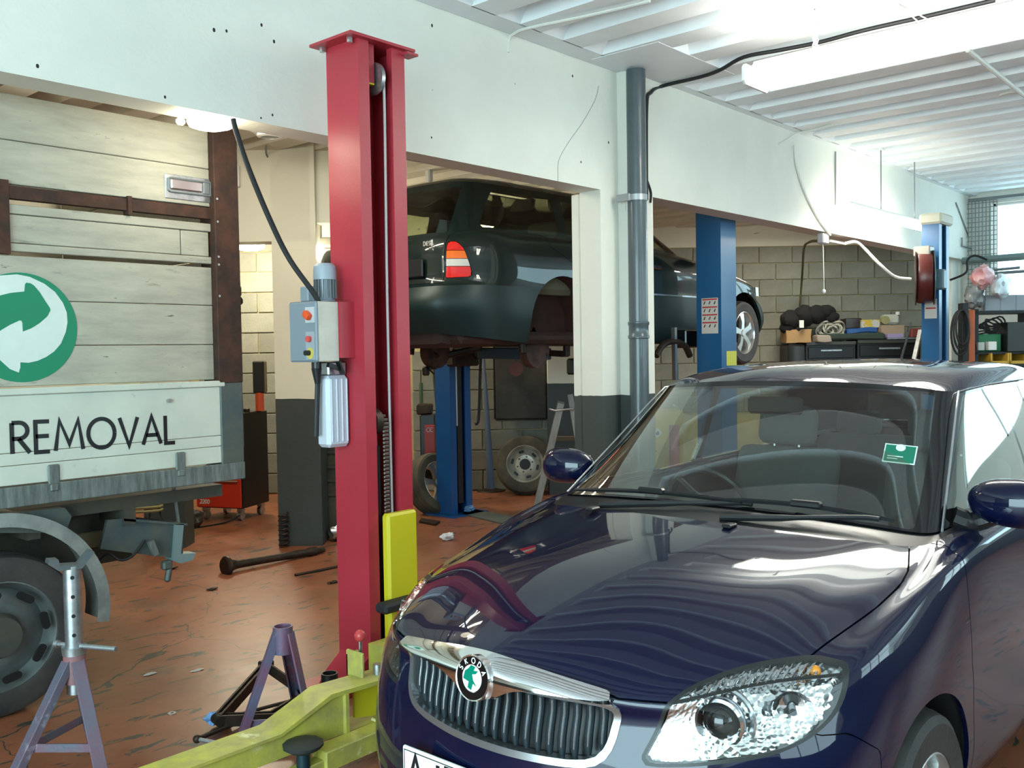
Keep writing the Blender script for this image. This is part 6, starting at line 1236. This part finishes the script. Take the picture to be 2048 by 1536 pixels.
# rear-bay fittings
fb = Vector((3.8269, 5.5664, 3.0663)); FB = thing('ceiling_box', 'white box fitting with a ring under the rear ceiling by the round lamp', 'fitting', fb)
b = MB(); b.box(fb+Vector((0, 0, .06)), (.23, .2, .11), RB, .006); b.build('box', PLAIN, FB); MB().lathe([(.06, -.012), (.085, -.006), (.085, .012), (.06, .012)], fb+Vector((.0, 0, -.012)), (0, 0, 1), 24).build('ring', PLAIN, FB)
cable('wall_conduit', 'grey cable dropping from the white ceiling box down the cream wall', [(4.3353, 6.3566, 3.1833), (4.4525, 6.5247, 3.1555), (4.5168, 6.5391, 3.0868), (4.5148, 6.5348, 2.9578), (4.4921, 6.5586, 2.9220), (4.3697, 6.6976, 2.9371)], .007, WIREG)
cable('wall_conduit', 'second grey cable on the cream wall into the white junction box', [(4.5061, 6.5550, 3.1596), (4.5039, 6.5506, 3.0266), (4.4839, 6.5713, 2.9908), (4.3666, 6.7042, 2.9977)], .006, WIREG)
b = MB(); frbox(b, lat(466, DP), lat(492, DP), DP-.06, DP-.001, 2.9031, 3.0750, .006); tag(b.build('junction_box', PLAIN), 'white junction box on the cream wall beside the truck post', 'box')
for dx, lab in ((0, 'pair of dark wires hanging down the cream wall left of the red post'), (5, 'right one of the dark wires on the cream wall left of the red post')):
    cable('hanging_wire', lab, [fr(lat(665, 7.9), 7.9, 3.2307), fr(lat(645+dx, 7.9), 7.9, 3.2029), fr(lat(634+dx, 7.9), 7.9, 3.0666), fr(lat(638+dx, 7.9), 7.9, 2.6716), fr(lat(641+dx, 7.9), 7.9, 2.4719)], .008, CABLE)
cb_ = Vector((6.0059, 6.2794, 3.1528)); b = MB(); b.box(cb_, (.06, .06, .12), None, .012); b.tube([cb_+Vector((0, 0, .05)), cb_+Vector((0, 0, .3))], .012, 6); tag(b.build('ceiling_socket', FIT), 'small white socket hanging from the ceiling above the estate car', 'socket')
# ---------------------------------------------------------------- blue lift post by the far window, with hose reel
py0 = 3.10; qx = 9.9559; qx2 = 10.2697; qy = 3.2688
B3 = post('lift_post', 'blue lift post with cream cap and hose reel near the far window', qx, qx2, py0, qy, 2.76, LBLUE2, -1)
b = MB(); b.bx(qx-.02, qx2+.05, py0-.03, qy+.02, 2.76, 2.87, .02); b.build('cap', mat('cream_cap', (.55, .53, .42), .5), B3)
MB().bx(qx+.1, qx+.16, py0+.03, py0+.06, .2, 2.7).build('slide', BLACKPLASTIC, B3)
zs = [2.0120, 1.8164]; st = MB().bx(qx-.002, qx-.0008, py0+.02, qy-.03, zs[1], zs[0]).build('instruction_sticker', SWHT, B3)
MB().bx(qx-.003, qx-.002, py0+.03, qy-.04, zs[0]-.10, zs[0]-.085).build('sticker_bar', STR, st)
HR = thing('hose_reel', 'dark red hose reel on a bracket on the far blue lift post', 'hose reel', (qx-.15, (py0+qy)/2, 1.95)); hc_ = Vector((9.8000, 3.1888, 2.2154)); hax = (-CRH*.93+CFH*.36).normalized()
MB().lathe([(.10, -.07), (.24, -.07), (.25, -.05), (.25, .05), (.24, .07), (.10, .07)], hc_, hax, 30).build('hose_coil', mat('dark_red_hose', (.08, .014, .012), .3), HR)
for s_ in (-.085, .085): MB().lathe([(0, -.004), (.20, -.004), (.265, -.008), (.27, .002), (.2, .004), (0, .004)], hc_+hax*s_, hax, 30).build('reel_disc', mat('reel_grey', (.12, .16, .18), .4, .5) if s_ < 0 else OILY, HR)
b = MB(); b.box(hc_+Vector((.06, -.13, -.02)), (.12, .10, .20), None, .015); b.build('reel_bracket', mat('bracket_blue_grey', (.10, .17, .20), .4), HR); b = MB(); b.box(hc_+Vector((-.02, .0, .26)), (.14, .16, .10), None, .01); b.build('hose_guide', mat('guide_steel', (.3, .28, .25), .4, .5), HR)
cable('air_hose', 'white air hose sagging from the pull switch to the hose reel', [(9.1869, 3.7410, 2.5588), (9.3617, 3.7010, 2.5832), (9.4898, 3.6610, 2.5196), (9.4167, 3.5000, 2.3640), (9.5837, 3.4000, 2.2334), (9.7000, 3.2853, 2.2069)], .015, WIRE)
# ---------------------------------------------------------------- benches and clutter at the far block wall
DBN = 12.55
def fb_(name, label, cat, px0, px1, py0_, py1_, d, dd, m, bev=.01, parent=None, jit=0):
    b = MB(); z = lambda py: 1.55-(py-704.0000+(px0-1024)*.0163+0)/1900.0000*d
    frbox(b, (px0-1024)/1900.0000*d, (px1-1024)/1900.0000*d, d, d+dd, z(py1_), z(py0_), bev)
    if jit: bmesh.ops.subdivide_edges(b.bm, edges=b.bm.edges[:], cuts=3, use_grid_fill=True); jitter(b, jit, 6)
    o = b.build(name, m, parent)
    if label: tag(o, label, cat)
    return o
def cabinet(label, px0, px1, top, d=DBN):
    t = thing('tool_bench', label, 'bench', fr(((px0+px1)/2-1024)/1900.0000*d, d, 0)); z = lambda py: 1.55-(py-704+(px0-1024)*.0163)/1900.0000*d
    l0, l1 = (px0-1024)/1900.0000*d, (px1-1024)/1900.0000*d
    b = MB(); frbox(b, l0, l1, d, d+.42, .05, z(top), .006); b.build('carcass', BLACKPLASTIC, t)
    b = MB(); frbox(b, l0, l1, d-.03, d, z(top)-.05, z(top), .008); b.build('top_edge', mat('bench_edge', (.05, .055, .05), .4), t)
    for k in range(4):
        zt_ = z(top)-.07-k*.17; b = MB(); frbox(b, l0+.03, l1-.03, d-.02, d, zt_-.15, zt_, .006); D_ = b.build('drawer', MATS['cabinet_black'], t)
        b = MB(); m_ = (l0+l1)/2; frbox(b, m_-.14, m_+.14, d-.035, d-.02, zt_-.06, zt_-.035, .004); b.build('drawer_pull', GALV, D_)
    return t
cabinet('black tool bench with drawers under the cardboard box and cables', 1612, 1712, 684); cabinet('black tool bench with a light top under the brown carton', 1715, 1842, 680)
b = MB(); z = 1.6046; frbox(b, lat(1576, 12.5), lat(1614, 12.5), 12.48, 12.9, .4, z-.02, .02); jitter(b, .05, 4); tag(b.build('black_case', BLACKPLASTIC), 'black soft case standing left of the tool benches', 'case')
fb_('steel_plate', 'thin bright plate lying on the right tool bench', 'plate', 1775, 1842, 676, 679, 12.5, .35, GALV, .002)
CARD = mat('cardboard', (.42, .26, .12), .8, col2=(.36, .22, .10), scale=5)
fb_('cardboard_box', 'open orange-brown cardboard box under the black coat', 'box', 1574, 1624, 660, 686, 12.5, .3, CARD, .004, None, .015)
b = MB()
for (px, py, r_, sx_) in ((1585, 640, .17, 1.2), (1610, 632, .17, 1.3), (1635, 628, .16, 1.3), (1655, 622, .12, 1.3), (1663, 634, .10, 1.2), (1577, 655, .13, 1), (1600, 656, .10, 1.4)):
    p = Vector((9.3397, 8.4710, 1.5769))+CRH*((px-1000)/1900.0000*12.6); p.z = 1.55-(py-704+(px-1024)*.0163)/1900.0000*12.6; b.sphere(p, r_, (sx_, .8, .8), 16)
tt = MB(); tt.add(b.bm); jitter(tt, .035, 7, 2); CO = tt.build('black_coat', mat('black_cloth', (.012, .012, .013), .95)); tag(CO, 'black coat slung over the cardboard box by the block wall', 'coat')
fb_('white_tag', None, None, 1600, 1609, 641, 656, 12.42, .01, PLAIN, .002, CO)
ro = MB()
for k in range(9):
    c_ = fr(lat(1650+k*3.2, 12.6), 12.6, 1.7703+.03*math.sin(k*1.7)); ro.tube([c_+CRH*(.11*math.cos(t))+Vector((0, 0, .085*math.sin(t)))+CFH*(.05*math.sin(2*t+k)) for t in np.linspace(0, 2*math.pi, 16, endpoint=False)], .012, 6, True)
ROo = ro.build('cable_bundle', mat('off_white_rope', (.42, .41, .35), .7)); tag(ROo, 'bundle of off-white cable heaped on the left tool bench', 'cable')
fb_('paper_pack', 'small pale pack in front of the cable bundle', 'pack', 1634, 1664, 670, 684, 12.42, .2, mat('pale_pack', (.35, .3, .25), .7), .01, None, .02)
fb_('dark_box', 'dark brown glossy box tilted on the tool benches', 'box', 1692, 1724, 637, 657, 12.75, .2, mat('dark_brown_gloss', (.03, .015, .012), .25), .006, None, .01)
YB = fb_('yellow_box', 'yellow and white printed box beside the plastic jug', 'box', 1724, 1761, 640, 656, 12.7, .2, mat('yellow_white_box', (.6, .42, .05), .5, col2=(.55, .55, .5), scale=9, edge=(.48, .5)), .004)
fb_('blue_pack', 'blue plastic pack under the yellow and white box', 'pack', 1698, 1757, 657, 667, 12.6, .25, mat('blue_pack', (.03, .10, .30), .4), .012, None, .02)
fb_('green_cloth_roll', 'dark green cover lying along the bench front', 'cloth', 1640, 1772, 668, 681, 12.5, .3, mat('dark_green_cloth', (.03, .05, .04), .8), .02, None, .015)
fb_('brown_carton', 'plain brown carton standing under the plastic jug', 'box', 1764, 1810, 651, 676, 12.62, .3, mat('carton', (.36, .27, .19), .8), .004)
fb_('lilac_pack', 'lilac and blue pack in front of the brown carton', 'pack', 1776, 1808, 668, 676, 12.5, .12, mat('lilac', (.33, .27, .48), .5, col2=(.06, .08, .4), scale=3, edge=(.45, .47)), .003)
jb = MB(); jc = Vector((12.8905, 4.6272, 1.8929)); frbox(jb, lat(1768, 12.7), lat(1800, 12.7), 12.7, 12.85, jc.z-.06, jc.z+.075, .03); JG = jb.build('plastic_jug', mat('translucent_jug', (.52, .55, .48), .35)); tag(JG, 'translucent plastic jug with a round label on the brown carton', 'jug')
MB().cyl(fr(lat(1772, 12.66), 12.66, jc.z+.0), fr(lat(1772, 12.68), 12.70, jc.z+.0), .055, seg=20).build('round_label', mat('olive_label', (.25, .25, .10), .5), JG); MB().cyl(fr(lat(1796, 12.75), 12.75, jc.z+.07), fr(lat(1796, 12.75), 12.75, jc.z+.11), .025, seg=12).build('jug_cap', PLAIN, JG)
fb_('red_tin', 'dull red tin at the right end of the tool benches', 'tin', 1824, 1845, 657, 676, 12.6, .15, mat('dull_red', (.22, .05, .04), .5), .015)
b = MB(); b.beam((12.6630, 4.2531, 1.3598), (12.8363, 4.2282, 1.7481), .05, .03); tag(b.build('grey_lever', GALV), 'grey lever sticking up before the right tool bench', 'lever')
# ---------------------------------------------------------------- rack, boxes and bags under the far window
DR = 11.3
RKM = mat('rack_dark_steel', (.02, .025, .028), .5, .3)
rk = thing('storage_rack', 'dark steel storage rack below the far window', 'rack', fr(lat(2010, DR), DR, 0)); zr = lambda py: 1.55-(py-688)/1900.0000*DR
for py in (622, 703, 770): b = MB(); frbox(b, lat(1948, DR), lat(2076, DR), DR, DR+.36, zr(py)-.035, zr(py), .004); b.build('shelf', RKM, rk)
for px in (1950, 2068): b = MB(); frbox(b, lat(px, DR), lat(px+8, DR), DR, DR+.36, 0, zr(618)); b.build('upright', RKM, rk)
GBX = mat('grey_bin', (.30, .34, .38), .5); gp0 = None
for k in range(3):
    b = MB(); x0_ = lat(1973+31*k, DR); frbox(b, x0_, x0_+.185, DR+.03, DR+.4, zr(622), zr(590), .008)
    tag(b.build('storage_bin', GBX), ('grey bin under the white plastic bag on the top shelf' if k == 0 else 'second grey bin on the top shelf from the pink bag' if k == 1 else 'third grey bin on the top shelf from the pink bag' if k == 2 else 'fourth grey bin on the top shelf from the pink bag'), 'bin', 'grey bins on the top shelf')
CLEAR = mat('pink_plastic_bag', (.75, .22, .25), .3, col2=(.8, .6, .6), scale=5)
crumple('plastic_bag', 'pink plastic bag on the top shelf beside the window mesh', 'bag', fr(lat(1967, DR-.1), DR-.1, zr(583)), .17, CLEAR, (1.2, .7, .8), 2, .35)
crumple('plastic_bag', 'grey clear plastic bag under the pink bag', 'bag', fr(lat(1957, DR-.1), DR-.02, zr(618)), .15, mat('clear_grey_bag', (.28, .31, .32), .25, col2=(.15, .17, .17), scale=8), (1.0, .7, 1.0), 6, .35)
crumple('plastic_bag', 'white plastic bag spilling over the grey bins', 'bag', fr(lat(2006, DR-.12), DR-.08, zr(600)), .18, mat('white_bag', (.75, .8, .82), .3, col2=(.5, .58, .62), scale=7), (1.3, .5, .8), 7, .35)
b = MB(); frbox(b, lat(1958, DR), lat(2008, DR), DR+.05, DR+.35, zr(703), zr(668), .01); tag(b.build('green_crate', mat('green_plastic', (.02, .17, .07), .5)), 'green plastic crate on the middle shelf', 'crate')
b = MB(); frbox(b, lat(1974, DR), lat(1990, DR), DR-.05, DR+.04, zr(700), zr(683), .004); tag(b.build('white_carton', PLAIN), 'small white carton before the green crate', 'box')
b = MB(); frbox(b, lat(1953, DR), lat(1966, DR), DR-.05, DR+.04, zr(700), zr(684), .004); tag(b.build('green_carton', mat('green_white_carton', (.05, .25, .10), .5, col2=(.5, .55, .5), scale=6, edge=(.5, .52))), 'green and white carton at the left end of the middle shelf', 'box')
b = MB(); frbox(b, lat(2011, DR), lat(2060, DR), DR-.05, DR+.3, zr(704), zr(645), .006); tag(b.build('black_case', BLACKPLASTIC), 'square black case on the middle shelf of the rack', 'case')
cb2 = MB()
for k in range(6):
    c_ = fr(lat(1980+k*4, DR), DR+.1, zr(660)+.02*k); cb2.tube([c_+CRH*(.12*math.cos(t))+Vector((0, 0, .05*math.sin(t)+.02*math.sin(3*t+k))) for t in np.linspace(0, 2*math.pi, 16, endpoint=False)], .01, 6, True)
tag(cb2.build('cable_heap', CABLE), 'heap of black cable on top of the green crate', 'cable')
for k, px in enumerate((1978, 2016)):
    b = MB(); x0_ = lat(px, DR); w_ = .22
    for (a, c_, e, f2) in ((x0_, x0_+.02, zr(728), zr(706)), (x0_+w_-.02, x0_+w_, zr(728), zr(706)), (x0_, x0_+w_, zr(728), zr(722))): frbox(b, a, c_, DR-.05, DR+.3, e, f2)
    frbox(b, x0_, x0_+w_, DR+.28, DR+.3, zr(728), zr(706)); tag(b.build('yellow_bin', mat('yellow_bin_plastic', (.6, .36, .04), .45) if k == 0 else MATS['yellow_bin_plastic']), 'yellow parts bin below the green crate' if k == 0 else 'yellow parts bin below the black case', 'bin')
tag(MB().box(fr(lat(2010, DR), DR+.12, zr(728)-.02), (.62, .4, .03), RB).build('lower_shelf_board', RKM), 'dark lower board carrying the yellow bins', 'board')
b = MB(); frbox(b, lat(1938, 11.2), lat(1951, 11.2), 11.2, 11.32, 0, 1.9546, .004); tag(b.build('orange_upright', mat('orange_paint', (.55, .11, .02), .4)), 'orange steel upright at the left end of the rack', 'upright')
b = MB(); frbox(b, lat(1926, 11.1), lat(1938, 11.1), 11.1, 11.22, 0, 2.0340, .004); tag(b.build('black_upright', RKM), 'black upright with coiled hoses beside the orange one', 'upright')
b = MB()
for k in range(3):
    c_ = Vector((11.7102, 3.3868, 1.7468))+CFH*.03*k; b.tube([c_+CRH*(.075*math.cos(t)*(1+.2*k))+Vector((0, 0, (.2+.03*k)*math.sin(t)-.03*k)) for t in np.linspace(0, 2*math.pi, 28, endpoint=False)], .012, 6, True)
tag(b.build('hose_coil', CABLE), 'black hose coils hanging on the black upright', 'hose')
# mesh guard, bars across the far window
ms = thing('window_guard', 'grey wire mesh guard left of and over the far window', 'guard', (13.2, 3.4, 2.0)); gx_ = 13.18
my = np.linspace(3.74, 3.40, 9)
for y in my: MB().cyl((gx_, y, 2.05), (gx_, y, 3.40), .006, seg=5).build('mesh_wire', WIREG, ms)
for z in np.linspace(2.1, 3.36, 22): MB().cyl((gx_+.008, 3.76, z), (gx_+.008, 3.40, z), .005, seg=5).build('mesh_wire', WIREG, ms)
MB().cyl((gx_, 3.74, 3.405), (gx_, .5, 3.405), .022, seg=8).build('top_bar', STEELGREY, ms)
MB().cyl((12.9000, 3.7308, 2.6119), (12.9000, 2.8481, 2.6179), .045, seg=10).build('cross_bar', mat('green_grey_bar', (.16, .22, .21), .5), ms); MB().cyl((13.1000, 3.6081, 2.4809), (13.1000, 3.1149, 2.4970), .018, seg=8).build('cross_bar', STEELGREY, ms)
MB().cyl((13.0000, 3.5923, 2.4365), (13.0000, 2.9245, 2.4414), .02, seg=8).build('lower_bar', STEELGREY, ms)
cable('window_cable', 'black cable looped round the bar below the far window', [(12.7000, 3.8216, 2.3674), (12.7000, 3.6318, 2.4491), (12.7000, 3.6142, 2.6035), (12.7000, 3.5269, 2.6525), (12.7000, 3.3831, 2.5859)], .014, CABLE)
cable('wall_cable', 'thin grey wire slanting down the beam end by the far blue post', [(12.7048, 3.7510, 3.3337), (12.9702, 3.7510, 3.1396), (13.2448, 3.7510, 2.9387)], .008, WIREG)
b = MB(); b.tube([(12.9147, 3.7410, 2.9117), (12.9147, 3.7410, 2.8039), (13.3610, 3.7410, 2.7971), (13.3610, 3.7410, 2.9144)], .011, 6); tag(b.build('wall_hook', WIREG), 'square grey wire bracket on the beam end by the far window', 'bracket')
# yellow cabinet and transmission jack seen through the hatchback's glass
yc_ = thing('yellow_cabinet', 'yellow cabinet with a flame sign seen through the hatchback windscreen', 'cabinet', fr(lat(1335, 8.6), 8.6, 0))
b = MB(); frbox(b, lat(1305, 8.6), lat(1366, 8.6), 8.6, 9.0, .1, 0.9919, .008); b.build('cabinet_body', mat('cabinet_yellow', (.62, .42, .03), .4), yc_)
sg_ = fr(lat(1314, 8.59), 8.595, 0.7944); b = MB(); b.prism([sg_+CRH*x+Vector((0, 0, z_)) for x, z_ in ((-.045, 0), (0, -.045), (.045, 0), (0, .045))], -CFH*.003); SGn = b.build('hazard_sign', PLAIN, yc_)
b = MB(); b.prism([sg_-CFH*.004+CRH*x+Vector((0, 0, z_)) for x, z_ in ((-.014, -.02), (.014, -.02), (.018, -.002), (.004, .022), (-.004, .006), (-.016, .004))], -CFH*.001); b.build('flame', BLACKPLASTIC, SGn)
tj = thing('transmission_jack', 'red transmission jack with steel rod seen through the hatchback windscreen', 'jack', (7.0924, 4.4000, 1.5431))
MB().cyl((7.1356, 4.4347, 0.8882), (7.1161, 4.4210, 0.1896), .045, seg=16).build('ram_body', mat('jack_red', (.40, .06, .05), .4), tj)

rb = thing('strip_light', 'added fill strip light of the rear bay behind the truck', 'ceiling light', (3.3, 5.2, 3.05))  # unseen batten added to brighten the partition behind the truck
MB().bx(2.4, 4.2, 5.15, 5.25, 3.02, 3.06, .02).build('diffuser', TUBE, rb); MB().bx(2.4, 4.2, 5.16, 5.24, 3.06, 3.09).build('lamp_body', FIT, rb)
for x in (2.7, 3.9): MB().cyl((x, 5.2, 3.09), (x, 5.2, 3.2), .006, seg=6).build('wire', WIREG, rb)
lamp_light('truck_bay_fill', 'AREA', (3.3, 5.2, 3.0), 30, (1, .93, .74), 1.8, .12, (4.0, 5.7, 1.4)); lamp_light('truck_bay_fill_up', 'AREA', (3.0, 5.1, 3.07), 16, (1, .94, .78), 1.8, .12, (1.2, 4.6, 3.3))  # fill lights of the added batten; the upward one brightens the rear ceiling

GROUPS = {'axle_stand': 'axle stands on the floor', 'strip_light': 'fluorescent strip lights', 'round_lamp': 'round lamps of the rear bay', 'lift_post': 'two-post lift columns', 'spare_wheel': 'wheels leaning at the back', 'plastic_bag': 'plastic bags on the rack', 'yellow_bin': 'yellow bins on the rack', 'tool_bench': 'tool benches at the block wall', 'tin': 'tins on the roller cabinet', 'debris': 'bits of dirt on the floor', 'paint_flake': 'paint flakes on the floor', 'hanging_wire': 'wires on the cream wall', 'cloth': 'pale blue cloths'}
for o in S.objects:
    if o.parent is None and o.get('category') and o.name.split('.')[0] in GROUPS and not o.get('group'): o['group'] = GROUPS[o.name.split('.')[0]]
